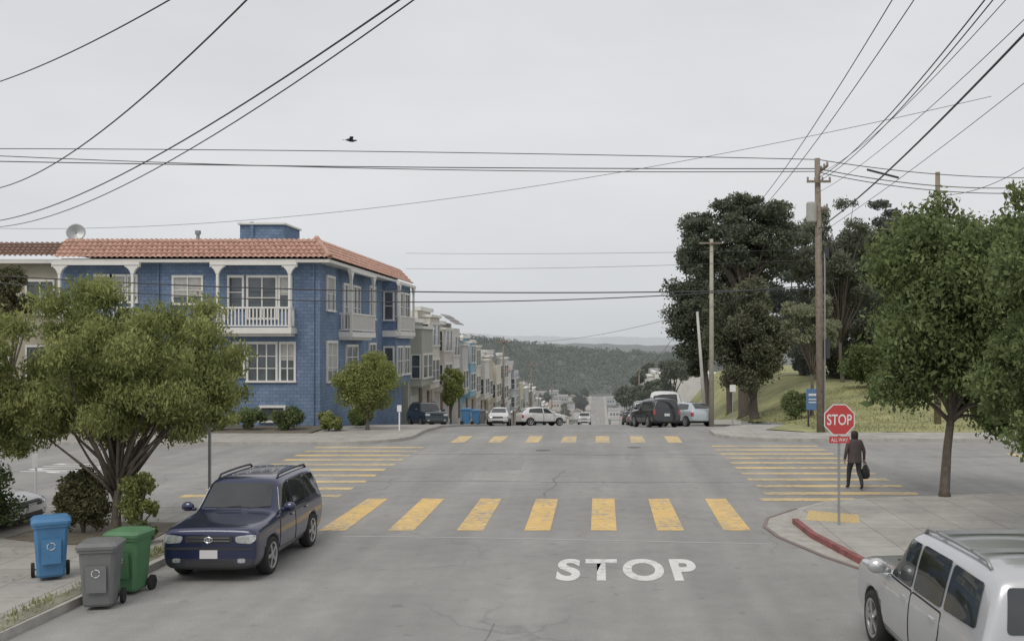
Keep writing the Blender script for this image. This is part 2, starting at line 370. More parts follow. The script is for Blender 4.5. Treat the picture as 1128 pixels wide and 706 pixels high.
def crack(a, b_, w_=.05, k=14, am=.12):
    a = Vector(a); b_ = Vector(b_); t = (b_-a).normalized(); nr = Vector((-t.y, t.x)); off = 0; pts = []
    for i in range(k+1):
        off = off*.8+random.uniform(-am, am); q = a.lerp(b_, i/k)+nr*off; pts.append((q.x, q.y))
    rib(pts, w_, TAR, 'road_crack', .005)
crack((-1.5, 27), (-1.1, 33), .05); crack((-7.5, 38), (4.4, 37.4), .05)
crack((-8, 30.6), (4.5, 30), .035); crack((12, 37), (40, 38), .05); crack((-1.7, 6), (-1.65, 15), .02)
PATCH = mat('asphalt_patch', (.26, .258, .25), var=.15, scale=3, bump=.4, bscale=50)
struct(MB().add([(-4.2, 33, .003), (-2.6, 33.2, .003), (-2.7, 36.4, .003), (-4.3, 36.2, .003)], [(0, 1, 2, 3)]).build('asphalt_patch', PATCH, fix=False))
for q, (x, y, r_) in enumerate([(-2.2, 39.2, .3), (1.4, 40.3, .28)]):
    mb = MB().lathe([(r_, .0), (r_, .006), (r_*.9, .01), (0.001, .011)], Matrix.Translation((x, y, 0)), 24)
    tag(mb.build('manhole_cover', mat('worn_iron', (.13, .125, .12))), ['round iron cover in the road near the far crosswalk, left one', 'round iron cover in the road near the far crosswalk, right one'][q], 'manhole cover')
# grass hill on the right
def hill(X, Y):
    sm = lambda t: max(0, min(1, t))**2*(3-2*max(0, min(1, t)))
    wq = sm((X-9)/9); base = gz(Y)*(1-wq)+max(gz(Y), -1.5)*wq
    return base+.12+2.4*sm((Y-45)/32)*sm((X-8.2)/11)+.5*sm((X-20)/20)
gx = list(np.concatenate([np.linspace(0, 1, 26)**1.6*70])); gy = [45.6, 46.5, 47.5, 49, 50, 52, 54, 56, 58, 61, 64, 68, 72, 77, 83, 90, 100, 115, 140]
mb = MB(); vs = []
for y in gy:
    x0 = 9.5 if y < 47 else rx(y)+2.6
    for g in gx: vs.append((x0+g, y, hill(x0+g, y)+.03*math.sin(g*3+y*2)))
k = len(gx); mb.add(vs, [(j*k+i, j*k+i+1, (j+1)*k+i+1, (j+1)*k+i) for j in range(len(gy)-1) for i in range(k-1)])
struct(mb.build('grass_hill', GRASSM, smooth=True, fix=False))
N = 16000; gxx = rng.uniform(10.2, 45, N); gyy = rng.uniform(45.8, 75, N)
pz = np.array([hill(a, b_) for a, b_ in zip(gxx, gyy)]); pp = np.stack([gxx, gyy, pz], 1); hh = rng.uniform(.04, .11, N)[:, None]
dd = rng.normal(size=(N, 3))*.05; side = rng.normal(size=(N, 3)); side[:, 2] = 0; side /= np.linalg.norm(side, axis=1)[:, None]; side *= .03
up = np.zeros((N, 3)); up[:, 2] = hh[:, 0]
V = np.stack([pp-side, pp+side, pp+side*.3+up+dd, pp-side*.3+up+dd], 1).reshape(-1, 3)
GL = leafmat('grass_blades', (.18, .185, .08), (.36, .36, .18), .2)
tag(np_mesh('grass', V, np.arange(4*N).reshape(-1, 4), GL), 'short dry grass on the slope of the park', 'grass', kind='stuff')
# narrow verge on the near left, soil bed
struct(MB().prism([(-8.62, 4), (-8.4, 16.8), (-8.36, 21), (-8.62, 21), (-8.7, 16.8), (-9.0, 4)], .1, .145).build('verge', mat('verge_soil', (.22, .215, .16), var=.35, scale=3, bump=.8)))
struct(MB().prism([(-9.2, 20.0), (-9.4, 22.6), (-12.2, 22.8), (-12.4, 20.8), (-11.0, 20.2)], .1, .15).build('planting_bed', SOIL))
N = 3600; gxx = rng.uniform(-8.85, -8.43, N); gyy = rng.uniform(8, 20.8, N); pp = np.stack([gxx, gyy, np.full(N, .14)], 1); hh = rng.uniform(.02, .08, N)
keep = rng.random(N) < (.15+.85*(np.sin(gyy*2.1)+np.sin(gxx*5+gyy) > .3)); up = np.zeros((N, 3)); up[:, 2] = hh; dd = rng.normal(size=(N, 3))*.03
side = rng.normal(size=(N, 3)); side[:, 2] = 0; side /= np.linalg.norm(side, axis=1)[:, None]; side *= .012
V = np.stack([pp-side, pp+side, pp+side*.3+up+dd, pp-side*.3+up+dd], 1)[keep].reshape(-1, 3)
tag(np_mesh('grass', V, np.arange(len(V)).reshape(-1, 4), GL), 'scruffy grass on the narrow verge beside the bins', 'grass', kind='stuff')
N = 350; gxx = rng.uniform(-12, -8, N); gyy = rng.uniform(17, 24.5, N); zz = np.where(gxx < -8.3, .155, .008)
pp = np.stack([gxx, gyy, zz], 1); a = rng.normal(size=(N, 3))*.025; a[:, 2] *= .15; b2 = rng.normal(size=(N, 3))*.016; b2[:, 2] *= .15
V = np.stack([pp-a, pp+b2, pp+a, pp-b2], 1).reshape(-1, 3)
tag(np_mesh('leaf_litter', V, np.arange(4*N).reshape(-1, 4), mat('dry_leaf', (.22, .18, .1), var=.5, scale=9)), 'dry fallen leaves scattered below the near left tree', 'leaves', kind='stuff')
struct(MB().prism([(-13.1, 45.2), (-13.1, 49), (-60, 49), (-60, 45.2)], -.05, .16).build('planting_bed', SOIL))

# ------------------------------------------------------------------ windows and houses
class Face:     # local frame on a wall: u along wall, v up, d outwards
    def __init__(s, kind, c): s.k = kind; s.c = c
    def box(s, mb, u0, u1, v0, v1, d0, d1, mi=0):
        if s.k == 'F': mb.box(u0, u1, s.c-d1, s.c-d0, v0, v1, mi)
        elif s.k == 'S': mb.box(s.c+d0, s.c+d1, u0, u1, v0, v1, mi)
        else: mb.box(s.c-d1, s.c-d0, u0, u1, v0, v1, mi)
def window(face, u0, u1, v0, v1, parent, cols=1, rows=1, fw=.09, trim=WHITE, curtain=False, name='window'):
    mb = MB(); B = face.box
    B(mb, u0-fw, u1+fw, v1, v1+fw*1.2, .0, .09); B(mb, u0-fw*1.3, u1+fw*1.3, v0-fw, v0, .0, .12)
    B(mb, u0-fw, u0, v0, v1, .0, .08); B(mb, u1, u1+fw, v0, v1, .0, .08)
    for i in range(1, cols): c = u0+(u1-u0)*i/cols; B(mb, c-.03, c+.03, v0, v1, .0, .07)
    for i in range(1, rows): c = v0+(v1-v0)*i/rows; B(mb, u0, u1, c-.02, c+.02, .0, .06)
    fr = mb.build(name, trim, parent)
    mb = MB(); B(mb, u0, u1, v0, v1, .002, .02); mb.build('pane', HGLASS, fr)
    if curtain:
        mb = MB(); B(mb, u0, u1, v0+(v1-v0)*random.choice([.25, .4, .55]), v1, .02, .026); mb.build('curtain', CURT, fr)
    return fr
def balustrade(face, u0, u1, z, depth, parent, post_top):
    mb = MB(); face.box(mb, u0-.1, u1+.1, z-.28, z, 0, depth); face.box(mb, u0, u1, z-.42, z-.28, 0, depth*.7); bal = mb.build('balcony', WHITE, parent)
    mb = MB()
    for a, b_ in ((depth-.1, depth),): face.box(mb, u0, u1, z+.92, z+1.0, a, b_); face.box(mb, u0, u1, z+.06, z+.12, a, b_)
    k = int((u1-u0)/.17)
    for i in range(k+1):
        c = u0+(u1-u0)*i/k; face.box(mb, c-.03, c+.03, z+.12, z+.92, depth-.08, depth-.02)
    for e in (u0, u1-.05):
        face.box(mb, e, e+.05, z+.92, z+1.0, 0, depth-.1); face.box(mb, e, e+.05, z+.06, z+.12, 0, depth-.1)
        for q in np.arange(.1, depth-.15, .17): face.box(mb, e+.005, e+.045, z+.12, z+.92, q, q+.05)
    mb.build('railing', WHITE, bal)
    mb = MB(); face.box(mb, u0-.35, u1+.35, post_top-.16, post_top-.004, depth-.22, depth+.0); mb.build('beam', WHITE, bal)
    for e in (u0, u1):
        mb = MB(); face.box(mb, e-.06, e+.06, z, post_top-.17, depth-.18, depth-.04)
        for t, wd in enumerate((.09, .12, .17, .25, .36)):
            face.box(mb, e-wd, e+wd, post_top-.57+.08*t, post_top-.49+.08*t, depth-.19, depth-.03)
        mb.build('post', WHITE, bal)
    return bal
TILE = mat('terracotta_tile', (.46, .285, .225), var=.33, scale=5, rough=.85)
TILE2 = mat('faded_row_roof_tile', (.36, .26, .22), var=.3, scale=5, rough=.85)
def skirt(mb, a, b_, c, d, pitch=.26, rows=5):   # a,b outer bottom; d,c inner top
    a, b_, c, d = map(Vector, (a, b_, c, d)); L = (b_-a).length; nu = int(L/pitch)*6; nrm = (b_-a).cross(d-a).normalized()
    if nrm.z < 0: nrm = -nrm
    vs = []; vv = []
    for r_ in range(rows): vv += [r_/rows+.001, (r_+1)/rows-.001]
    for j, v in enumerate(vv):
        lift = .05*(1-(j % 2))
        for i in range(nu+1):
            u = i/nu; q = (a.lerp(b_, u)).lerp(d.lerp(c, u), v); vs.append(q+nrm*(.09*abs(math.sin(math.pi*i/6))+lift))
    k = nu+1; mb.add(vs, [(j*k+i, j*k+i+1, (j+1)*k+i+1, (j+1)*k+i) for j in range(len(vv)-1) for i in range(nu)])
m, n, l, b = nodes('blue_shingle'); p = pos(n); BLUE = m
sx = n.new('ShaderNodeSeparateXYZ'); l.new(p, sx.inputs[0]); ad = n.new('ShaderNodeMath'); l.new(sx.outputs[0], ad.inputs[0]); l.new(sx.outputs[1], ad.inputs[1])
cb = n.new('ShaderNodeCombineXYZ'); l.new(ad.outputs[0], cb.inputs[0]); l.new(sx.outputs[2], cb.inputs[1])
br = n.new('ShaderNodeTexBrick'); br.inputs['Scale'].default_value = 1; br.inputs['Brick Width'].default_value = .34; br.inputs['Row Height'].default_value = .17; br.inputs['Mortar Size'].default_value = .012; br.inputs['Mortar Smooth'].default_value = .3
br.inputs['Color1'].default_value = (.15, .215, .325, 1); br.inputs['Color2'].default_value = (.2, .27, .385, 1); br.inputs['Mortar'].default_value = (.1, .145, .225, 1); l.new(cb.outputs[0], br.inputs['Vector'])
cc = mixc(n, l, 1., br.outputs[0], ramp(n, l, noise(n, l, p, .7, 5, .65), [(.3, .84), (.7, 1.1)]), 'MULTIPLY')
l.new(cc, b.inputs['Base Color']); b.inputs['Roughness'].default_value = .9; b.inputs['Specular IOR Level'].default_value = .3
hb = empty('blue_house', (0, 0, 0), 0, 'three storey blue corner house with white balconies and orange tiled roof edge', 'house')
HX0, HX1, HYF, HYB = -26.4, -13.7, 49.0, 69.5
MB().box(HX0, HX1, HYF, HYB, -3.5, 8.35).build('wall', BLUE, hb)
mb = MB(); ov = .68
skirt(mb, (HX0-.05, HYF-ov, 8.3), (HX1+ov, HYF-ov, 8.3), (HX1-.25, HYF+.25, 9.3), (HX0+.1, HYF+.25, 9.3))
skirt(mb, (HX1+ov, HYF-ov, 8.3), (HX1+ov, HYB+.1, 8.3), (HX1-.25, HYB, 9.3), (HX1-.25, HYF+.25, 9.3))
roof = mb.build('roof', TILE, hb, fix=False)
MB().tube([(HX1+ov, HYF-ov, 8.38), (HX1-.25, HYF+.25, 9.4)], .13, 8).build('ridge_tile', TILE, roof)
MB().box(HX0, HX1-.3, HYF+.3, HYB, 8.6, 9.22).build('roof_deck', mat('roof_felt', (.2, .2, .2)), roof)
mb = MB().box(HX0-.05, HX1+ov-.05, HYF-ov+.05, HYF, 8.12, 8.27).box(HX1, HX1+ov-.05, HYF, HYB, 8.12, 8.27)
mb.build('eave', WHITE, hb)
FF = Face('F', HYF); FS = Face('S', HX1)
fx = lambda x: (x-VX)*49/F
fzz = lambda y: H-(y-HY)*49/F
for (a, b_, c, d, co, ro) in [(253, 267, 306, 338, 1, 2), (274, 304, 306, 350, 2, 2), (309, 320, 306, 338, 1, 2), (192, 222, 306, 334, 2, 2), (106, 122, 305, 332, 1, 2), (124, 138, 305, 332, 1, 2), (142, 150, 305, 332, 1, 2),
                              (259, 268, 379, 414, 1, 3), (274, 304, 379, 419, 3, 3), (310, 324, 379, 419, 2, 3), (196, 222, 379, 414, 2, 3), (106, 140, 379, 414, 3, 3), (288, 313, 449, 463, 1, 1)]:
    window(FF, fx(a), fx(b_), fzz(d), fzz(c), hb, co, ro, .1, curtain=random.random() < .5)
balustrade(FF, fx(247), fx(325), 4.95, .95, hb, 8.12); balustrade(FF, fx(76), fx(155), 4.95, .95, hb, 8.12)
balustrade(FS, 52.6, 57.8, 4.8, .75, hb, 8.12)
for (a, b_, c, d, co, ro) in [(50.2, 51.5, 5.9, 7.5, 1, 2), (53.4, 55.0, 5.0, 7.3, 2, 2), (55.4, 57.0, 5.0, 7.3, 2, 2), (59.6, 60.9, 5.7, 7.5, 1, 2), (50.2, 52, 2.3, 4.2, 2, 3), (54, 56.4, 2.3, 4.0, 2, 3), (59.4, 61, 2.2, 4.1, 2, 2), (55, 56, -.1, 1.6, 1, 2)]:
    window(FS, a, b_, c, d, hb, co, ro, .11, curtain=random.random() < .5)
bay = MB().box(HX1, HX1+.8, 63.2, 68.2, 1.6, 8.1).build('bay', BLUE, hb)
FB = Face('S', HX1+.8); FB2 = Face('F', 63.2)
for z in (2.2, 5.7):
    window(FB, 63.7, 65.3, z, z+1.7, bay, 2, 2, .12); window(FB, 66.0, 67.7, z, z+1.7, bay, 2, 2, .12); window(FB2, HX1+.15, HX1+.65, z, z+1.7, bay, 1, 2, .1)
MB().box(HX1+.002, HX1+.9, 63.1, 68.3, 4.6, 5.0).build('bay_band', WHITE, bay)
balustrade(FB, 63.3, 68.1, 4.95, .35, bay, 8.1)
mb = MB().box(-20.5, -18.0, 57, 60, 9.2, 10.95).box(-19.9, -19.7, 56.9, 57, 9.3, 11.1); mb.build('roof_hut', BLUE, hb)
MB().box(-20.6, -17.9, 56.85, 60.1, 10.95, 11.05).build('hut_coping', WHITE, hb)
MB().tube([(-22.5, 56, 9.2), (-22.5, 56, 10.3)], .1).tube([(-22.5, 56, 10.3), (-22.5, 56, 10.5)], .17).build('vent_pipe', METAL, hb)
for x in (-21.6, -14.0):
    MB().tube([(x, HYF-.08, 0), (x, HYF-.08, 8.1)], .05, 8).build('downpipe', BLUE, hb)
# neighbour left
BEI = mat('beige_stucco', (.4, .37, .29), var=.12, scale=1)
hn = empty('stucco_house', (0, 0, 0), 0, 'beige house with brown roof at the left edge beside the blue house', 'house')
MB().box(-40, -27.3, 50.5, 66, 0, 8.3).build('wall', BEI, hn)
mb = MB(); skirt(mb, (-41, 49.9, 8.5), (-26.8, 49.9, 8.5), (-27.0, 51, 9.3), (-41, 51, 9.3)); mb.build('roof', mat('brown_tile', (.22, .14, .11), var=.3, scale=5), hn, fix=False)
MB().box(-41, -26.8, 50, 50.5, 8.2, 8.4).build('eave', WHITE, hn)
fn = Face('F', 50.5)
for u in (-31.2, -28.9): window(fn, u, u+1.3, 5.7, 7.3, hn, 2, 2); window(fn, u, u+1.3, 2.4, 4, hn, 2, 2)
o = MB().lathe([(.02, -.12), (.3, -.06), (.45, .08), (.4, .1), (.02, -.02)], Matrix.Translation((-26.3, 50.2, 9.75)) @ Matrix.Rotation(R(75), 4, 'X') @ Matrix.Rotation(R(20), 4, 'Y'), 20).tube([(-26.3, 50.3, 9.2), (-26.3, 50.2, 9.75)], .04).build('satellite_dish', METAL)
tag(o, 'grey satellite dish on the roof edge between blue and beige houses', 'satellite dish')

ORD = ['first', 'second', 'third', 'fourth', 'fifth', 'sixth', 'seventh', 'eighth', 'ninth', 'tenth', 'eleventh', 'twelfth', 'thirteenth', 'fourteenth', 'fifteenth', 'sixteenth', 'seventeenth', 'eighteenth', 'nineteenth', 'twentieth', 'twenty-first', 'twenty-second', 'twenty-third', 'twenty-fourth', 'twenty-fifth', 'twenty-sixth', 'twenty-seventh', 'twenty-eighth', 'twenty-ninth', 'thirtieth']
def haze(c, Y): k = 1-math.exp(-Y/2600.); return tuple(a*(1-k)+h*k for a, h in zip(c, (.6, .62, .64)))  # mixes aerial haze into a base colour by distance
pal = [('tan', (.52, .46, .37)), ('grey-green', (.38, .39, .33)), ('pale grey', (.52, .53, .53)), ('white', (.68, .67, .64)), ('light blue', (.24, .45, .58)), ('cream', (.64, .61, .53)), ('brown', (.36, .29, .23)),
       ('pale pink', (.6, .54, .5)), ('light grey', (.57, .57, .56)), ('yellow', (.6, .55, .4)), ('sage green', (.4, .44, .37)), ('beige', (.54, .5, .43)), ('slate', (.36, .38, .4))]
def rowhouse(side, Y0, wd, h, cn, col, label, detail=2):
    z = gz(Y0+wd/2); X = (-13.7 if side > 0 else 8.6)+random.uniform(-.3, .3)
    fc = Face('S' if side > 0 else 'N', X)
    hz = empty('row_house', (0, 0, 0), 0, label, 'house')
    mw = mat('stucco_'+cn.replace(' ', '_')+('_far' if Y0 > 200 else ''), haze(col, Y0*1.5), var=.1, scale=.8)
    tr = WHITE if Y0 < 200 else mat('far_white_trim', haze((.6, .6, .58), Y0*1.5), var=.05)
    g = lambda u0, u1, v0, v1, d0, d1, nm, m, par: (lambda mb: (fc.box(mb, u0, u1, v0, v1, d0, d1), mb.build(nm, m, par))[1])(MB())
    wall = g(Y0+.03, Y0+wd-.03, z-3, z+h, -13, 0, 'wall', mw, hz)
    i0 = wd*.12
    bay = g(Y0+i0, Y0+wd-i0, z+3.0, z+h-.5, 0, .85, 'bay', mw, hz)
    sty = random.random()
    if sty < .2:
        mb = MB()
        if side > 0: skirt(mb, (X+1.1, Y0, z+h-.2), (X+1.1, Y0+wd, z+h-.2), (X-.2, Y0+wd, z+h+.7), (X-.2, Y0, z+h+.7), .4, 3)
        else: skirt(mb, (X-1.1, Y0, z+h-.2), (X-1.1, Y0+wd, z+h-.2), (X+.2, Y0+wd, z+h+.7), (X+.2, Y0, z+h+.7), .4, 3)
        mb.build('roof', TILE2 if sty < .08 else mat('slate_tile', (.27, .26, .26), var=.3), hz, fix=False)
    elif sty < .5:
        xa, xb = X+.3*side, X-10*side; mb = MB(); vs = []
        for xx in (xa, xb): vs += [(xx, Y0-.1, z+h), (xx, Y0+wd+.1, z+h), (xx, Y0+wd/2, z+h+1.5)]
        mb.add(vs, [(0, 1, 2), (3, 5, 4), (0, 2, 5, 3), (1, 4, 5, 2), (0, 3, 4, 1)]); mb.build('roof', mat('grey_shingle_roof', (.26, .26, .26), var=.2), hz)
    else:
        g(Y0-.02, Y0+wd+.02, z+h, z+h+.3, -.3, .25, 'cornice', tr, hz); g(Y0+i0-.1, Y0+wd-i0+.1, z+h-.5, z+h-.3, 0, 1.0, 'bay_cornice', tr, hz)
    if detail > 0:
        st = [z+3.6] + ([z+6.4] if h > 8.6 else [])
        for zz in st:
            window(Face(fc.k, X+.85*side), Y0+i0+.4, Y0+wd/2-.15, zz, zz+1.6, bay, 1, 2, .12, tr, name='window'); window(Face(fc.k, X+.85*side), Y0+wd/2+.15, Y0+wd-i0-.4, zz, zz+1.6, bay, 1, 2, .12, tr)
            q = Face('F', Y0+i0); a, b_ = sorted((X+.15*side, X+.7*side)); window(q, a, b_, zz, zz+1.6, bay, 1, 2, .07, tr)
        g(Y0+.6, Y0+wd*.58, z+.1, z+2.3, .0, .06, 'garage_door', mat('garage_door_paint', (.48, .47, .44)), hz)
        g(Y0+wd*.7, Y0+wd*.88, z+.6, z+2.7, .0, .06, 'door', mat('brown_door', (.16, .1, .07)), hz)
    if random.random() < .4: 
        xx = X-4*side; MB().tube([(xx, Y0+wd/2, z+h-.2), (xx, Y0+wd/2, z+h+2.0)], .25, 8).build('chimney', BEI, hz)
    return hz
Y = 70.2; order = [1, 5, 7, 3, 8, 4, 5, 3, 0, 5, 8, 3, 12, 9, 2, 10]
for i in range(28):
    wd = (5.6 if i < 8 else 7.6)+random.uniform(-.3, .5); nm, col = pal[order[i % 16]]
    hgt = [7.6, 8.7, 8.3, 9.4, 8.2, 9.1, 8.6][i % 7]+random.uniform(-.3, .5)
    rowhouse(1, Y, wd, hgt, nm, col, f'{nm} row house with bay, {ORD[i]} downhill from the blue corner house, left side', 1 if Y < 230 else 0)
    Y += wd+.05 + (8 if i in (11, 21) else 0)
Y = 150
for i in range(14):
    wd = 7.8; nm, col = pal[(i*5+3) % 13]
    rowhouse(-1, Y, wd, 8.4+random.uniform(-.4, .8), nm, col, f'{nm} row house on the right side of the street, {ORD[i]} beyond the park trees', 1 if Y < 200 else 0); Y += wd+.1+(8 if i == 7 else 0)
# valley houses
protos = []
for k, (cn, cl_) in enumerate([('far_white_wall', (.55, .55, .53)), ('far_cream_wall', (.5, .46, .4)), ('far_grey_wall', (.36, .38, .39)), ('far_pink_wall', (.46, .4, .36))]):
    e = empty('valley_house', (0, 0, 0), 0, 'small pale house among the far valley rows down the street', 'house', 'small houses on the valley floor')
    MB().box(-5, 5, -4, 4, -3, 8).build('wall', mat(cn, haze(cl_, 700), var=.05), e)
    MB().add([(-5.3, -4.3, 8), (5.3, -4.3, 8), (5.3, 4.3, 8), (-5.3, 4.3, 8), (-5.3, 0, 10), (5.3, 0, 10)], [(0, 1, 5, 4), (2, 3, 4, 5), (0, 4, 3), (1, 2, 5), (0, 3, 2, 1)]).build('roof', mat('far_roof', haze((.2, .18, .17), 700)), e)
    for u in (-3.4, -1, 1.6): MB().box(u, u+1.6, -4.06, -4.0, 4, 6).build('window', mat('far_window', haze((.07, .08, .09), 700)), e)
    protos.append(e)
cnt = 0
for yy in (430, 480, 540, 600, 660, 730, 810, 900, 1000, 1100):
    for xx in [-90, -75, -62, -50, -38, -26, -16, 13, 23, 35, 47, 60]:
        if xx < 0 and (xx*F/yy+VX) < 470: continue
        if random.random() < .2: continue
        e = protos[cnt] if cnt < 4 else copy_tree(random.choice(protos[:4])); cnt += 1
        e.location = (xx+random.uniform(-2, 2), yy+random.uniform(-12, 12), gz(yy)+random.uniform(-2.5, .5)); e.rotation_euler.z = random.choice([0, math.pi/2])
# ------------------------------------------------------------------ trees
# near left trees
bl = envelope((-10.0, 21.8, 3.55), (2.85, 2.2, 1.9), 125, .42, .05)+envelope((-11.1, 21.8, 4.6), (1.3, 1.2, .9), 16, .4)+envelope((-8.6, 21.5, 2.6), (.9, .9, .7), 12, .32)+envelope((-11.9, 21.3, 2.4), (.9, .9, .7), 12, .32)
tree('willowy_tree', (-10.35, 21.4, .13), bl, 120000, .031, OLIVE, 'willowy olive green street tree with forked trunk behind the wheelie bins', .095, .8, .36, elong=3.0, nl=34, shell=.85, multi=1, flat=.8)
bl = envelope((-13.7, 20.9, 3.45), (2.5, 2.0, 1.9), 80, .45, .2)
tree('willowy_tree', (-14.6, 21, .13), bl, 75000, .031, OLIVE, 'willowy olive green tree cut by the left edge of the photo', .12, .8, .35, elong=3.0, nl=14, shell=.8, flat=.8)
# near right trees
bl = envelope((9.7, 26.6, 5.2), (2.9, 2.2, 3.5), 110, .62, .1)+envelope((11.2, 26.2, 2.9), (1.9, 1.3, 1.5), 34, .46)+envelope((7.9, 26.2, 3.2), (1.0, .9, .9), 12, .42)
tree('street_tree', (9.2, 26.6, .13), bl, 95000, .062, MDGR, 'leafy green street tree with straight dark trunk right of the stop sign', .13, .5, .55, elong=2.0, nl=22, shell=.8)
bl = envelope((9.5, 19.6, 5.6), (2.1, 2.0, 3.2), 90, .5, .15)+envelope((8.6, 19.6, 3.3), (1.2, 1.2, 1.5), 28, .38)
tree('street_tree', (10.9, 19.4, .13), bl, 85000, .05, MDGR, 'taller leafy green tree cut by the right edge of the photo', .16, .5, .5, elong=2.0, nl=14, shell=.8)
# corner round tree by blue house, small street tree
bl = envelope((-10.9, 47, 2.35), (1.7, 1.5, 1.5), 80, .45, .0)
tree('round_tree', (-10.9, 47, .1), bl, 40000, .05, LIME, 'small round yellow green tree in front of the blue house side wall', .09, 0, .3, nl=8)
bl = envelope((-11.3, 76, 1.0), (.95, .9, 1.6), 16, .42, .4)
tree('small_tree', (-11.3, 76, gz(76)), bl, 7000, .09, LIME, 'small yellow green street tree on the pavement downhill of the blue house', .08, 0, .4, nl=6)
bl = envelope((-28.2, 47.5, 6.5), (1.5, 1, 1.4), 14, .5, .4)
tree('dark_tree', (-28.2, 47.8, .1), bl, 8000, .08, REDSH, 'small dark reddish tree in front of the beige house', .12, 0, .5, nl=6)
# park trees
def ptree(px, py, rx_, ry_, Yd, nb, br, nl_, leaf, m, label, base=None, name='cypress_tree', r_=.35, inner=.2, flat=.6, shell=.8, droop=0, fork=.5, nl=12, elong=1.8):
    c = P(px, py, Yd); k = Yd/F; bx = base if base is not None else c.x
    bl = envelope(tuple(c), (rx_*k, rx_*k*.8, ry_*k), nb, br, inner)
    bz = hill(bx, Yd) if bx > 9 else gz(Yd)+.1
    return tree(name, (bx, Yd, bz-.1), bl, nl_, leaf, m, label, r_, droop, fork, shell=shell, flat=flat, nl=nl, elong=elong)
BRCY = leafmat('brownish_cypress_foliage', (.085, .09, .06), (.19, .2, .125), .25)
DKFAR = leafmat('hazier_cypress_foliage', (.08, .095, .075), (.16, .18, .14), .2, airlight=.02)
ptree(817, 262, 84, 54, 78, 95, .95, 52000, .12, DKGR, 'tall spreading dark cypress at the left end of the park', 11.3, r_=.4, fork=.75, nl=26, flat=.5)
ptree(820, 375, 58, 74, 70, 85, .8, 56000, .105, BRCY, 'dense rounded brownish green tree low in the park, below the tall cypress', 10.9, name='dense_tree', flat=1, fork=.3)
ptree(762, 345, 28, 84, 96, 55, 1.05, 30000, .14, DKGR, 'dark narrow tree at the left edge of the park trees behind the lamp pole', 10.6, flat=.8, r_=.3)
ptree(800, 320, 48, 66, 90, 60, 1.0, 30000, .14, DKGR, 'dark cypress filling behind the tall spreading one', 11.8, flat=.7, r_=.3)
ptree(918, 285, 70, 80, 82, 120, .66, 42000, .1, EUC, 'airy pale eucalyptus with thin crown behind the main utility pole', 20, name='eucalyptus_tree', flat=.7, droop=.5, shell=.95, r_=.17, nl=44, fork=.4, inner=.1)
ptree(893, 355, 38, 36, 62, 38, .5, 18000, .075, leafmat('olive_tree_leaves', (.15, .165, .1), (.32, .34, .22), .25), 'small pale olive tree on the grass left of the main pole', 13.2, name='olive_tree', r_=.12, droop=.5)
ptree(1005, 295, 66, 66, 84, 95, 1.05, 46000, .125, DKGR, 'dark layered cypress right of the main utility pole', 26, r_=.4, flat=.45)
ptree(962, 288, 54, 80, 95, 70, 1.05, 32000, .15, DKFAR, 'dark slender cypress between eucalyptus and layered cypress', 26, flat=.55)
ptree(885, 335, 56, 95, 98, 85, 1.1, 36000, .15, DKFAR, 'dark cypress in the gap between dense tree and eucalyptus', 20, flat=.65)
ptree(920, 365, 70, 62, 96, 80, 1.1, 36000, .15, DKFAR, 'wide dark tree low behind the eucalyptus trunks', 23.5, name='broad_tree', flat=.8, fork=.4)
ptree(940, 390, 60, 46, 90, 60, .95, 28000, .14, BRCY, 'broad brownish tree below the eucalyptus, behind the olive tree', 22, name='broad_tree', flat=.8, fork=.4)
ptree(1090, 310, 80, 90, 78, 85, 1.1, 36000, .14, MDGR, 'broad green tree behind the right street tree', 30, name='broad_tree', flat=.8)
ptree(1010, 370, 62, 60, 80, 70, .95, 32000, .125, DKGR, 'dark rounded tree under the layered cypress', 25, name='broad_tree', flat=.8, fork=.4)
ptree(985, 405, 62, 36, 72, 56, .75, 30000, .1, MDGR, 'low green tree on the slope behind the main pole base', 21, name='low_tree', flat=.8, fork=.4)
ptree(1075, 420, 80, 34, 75, 60, .8, 26000, .12, SHRUB, 'low bushy tree on the slope behind the right street tree', 28, name='low_tree', flat=.8, fork=.4)
# far right slope trees down the street
HZG = leafmat('hazed_mid_distance_foliage', (.085, .1, .075), (.16, .18, .13), .1, airlight=.04)  # slight grey emission imitates haze over these trees
for i, (px, py, a, b_, Yd) in enumerate([(703, 436, 12, 10, 150), (722, 428, 14, 16, 140), (690, 436, 12, 9, 240), (712, 415, 22, 14, 330), (742, 410, 20, 25, 130)]):
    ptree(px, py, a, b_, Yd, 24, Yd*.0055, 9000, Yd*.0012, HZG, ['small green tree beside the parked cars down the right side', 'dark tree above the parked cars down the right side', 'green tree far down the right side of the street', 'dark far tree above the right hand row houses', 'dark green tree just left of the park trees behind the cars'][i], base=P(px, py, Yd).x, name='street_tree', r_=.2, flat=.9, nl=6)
# valley trees
pt = None
for i in range(80):
    yy = random.uniform(480, 1150); xx = random.uniform(-150, 90)
    if -14 < xx < 10: xx += 26
    if pt is None:
        bl = envelope((0, 0, 7), (5, 5, 4.5), 24, 1.6, .3)
        pt = tree('valley_tree', (0, 0, 0), bl, 3000, .45, leafmat('hazed_valley_foliage', (.07, .083, .065), (.11, .125, .1), 0, airlight=.12, ns=.1), 'dark tree among the houses of the far valley', .3, group='trees on the valley floor', nl=3); o = pt  # valley leaves carry painted haze as emission
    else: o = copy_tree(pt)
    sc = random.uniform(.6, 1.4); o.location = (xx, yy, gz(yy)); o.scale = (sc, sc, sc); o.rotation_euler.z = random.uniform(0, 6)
bl = []
for i in range(4200):
    yy = 1160+random.random()*310; xx = random.uniform(-360, 190); bl.append((xx, yy, gz(yy)+forest_h(xx, yy)+random.uniform(-2, 3), random.uniform(3, 8)))
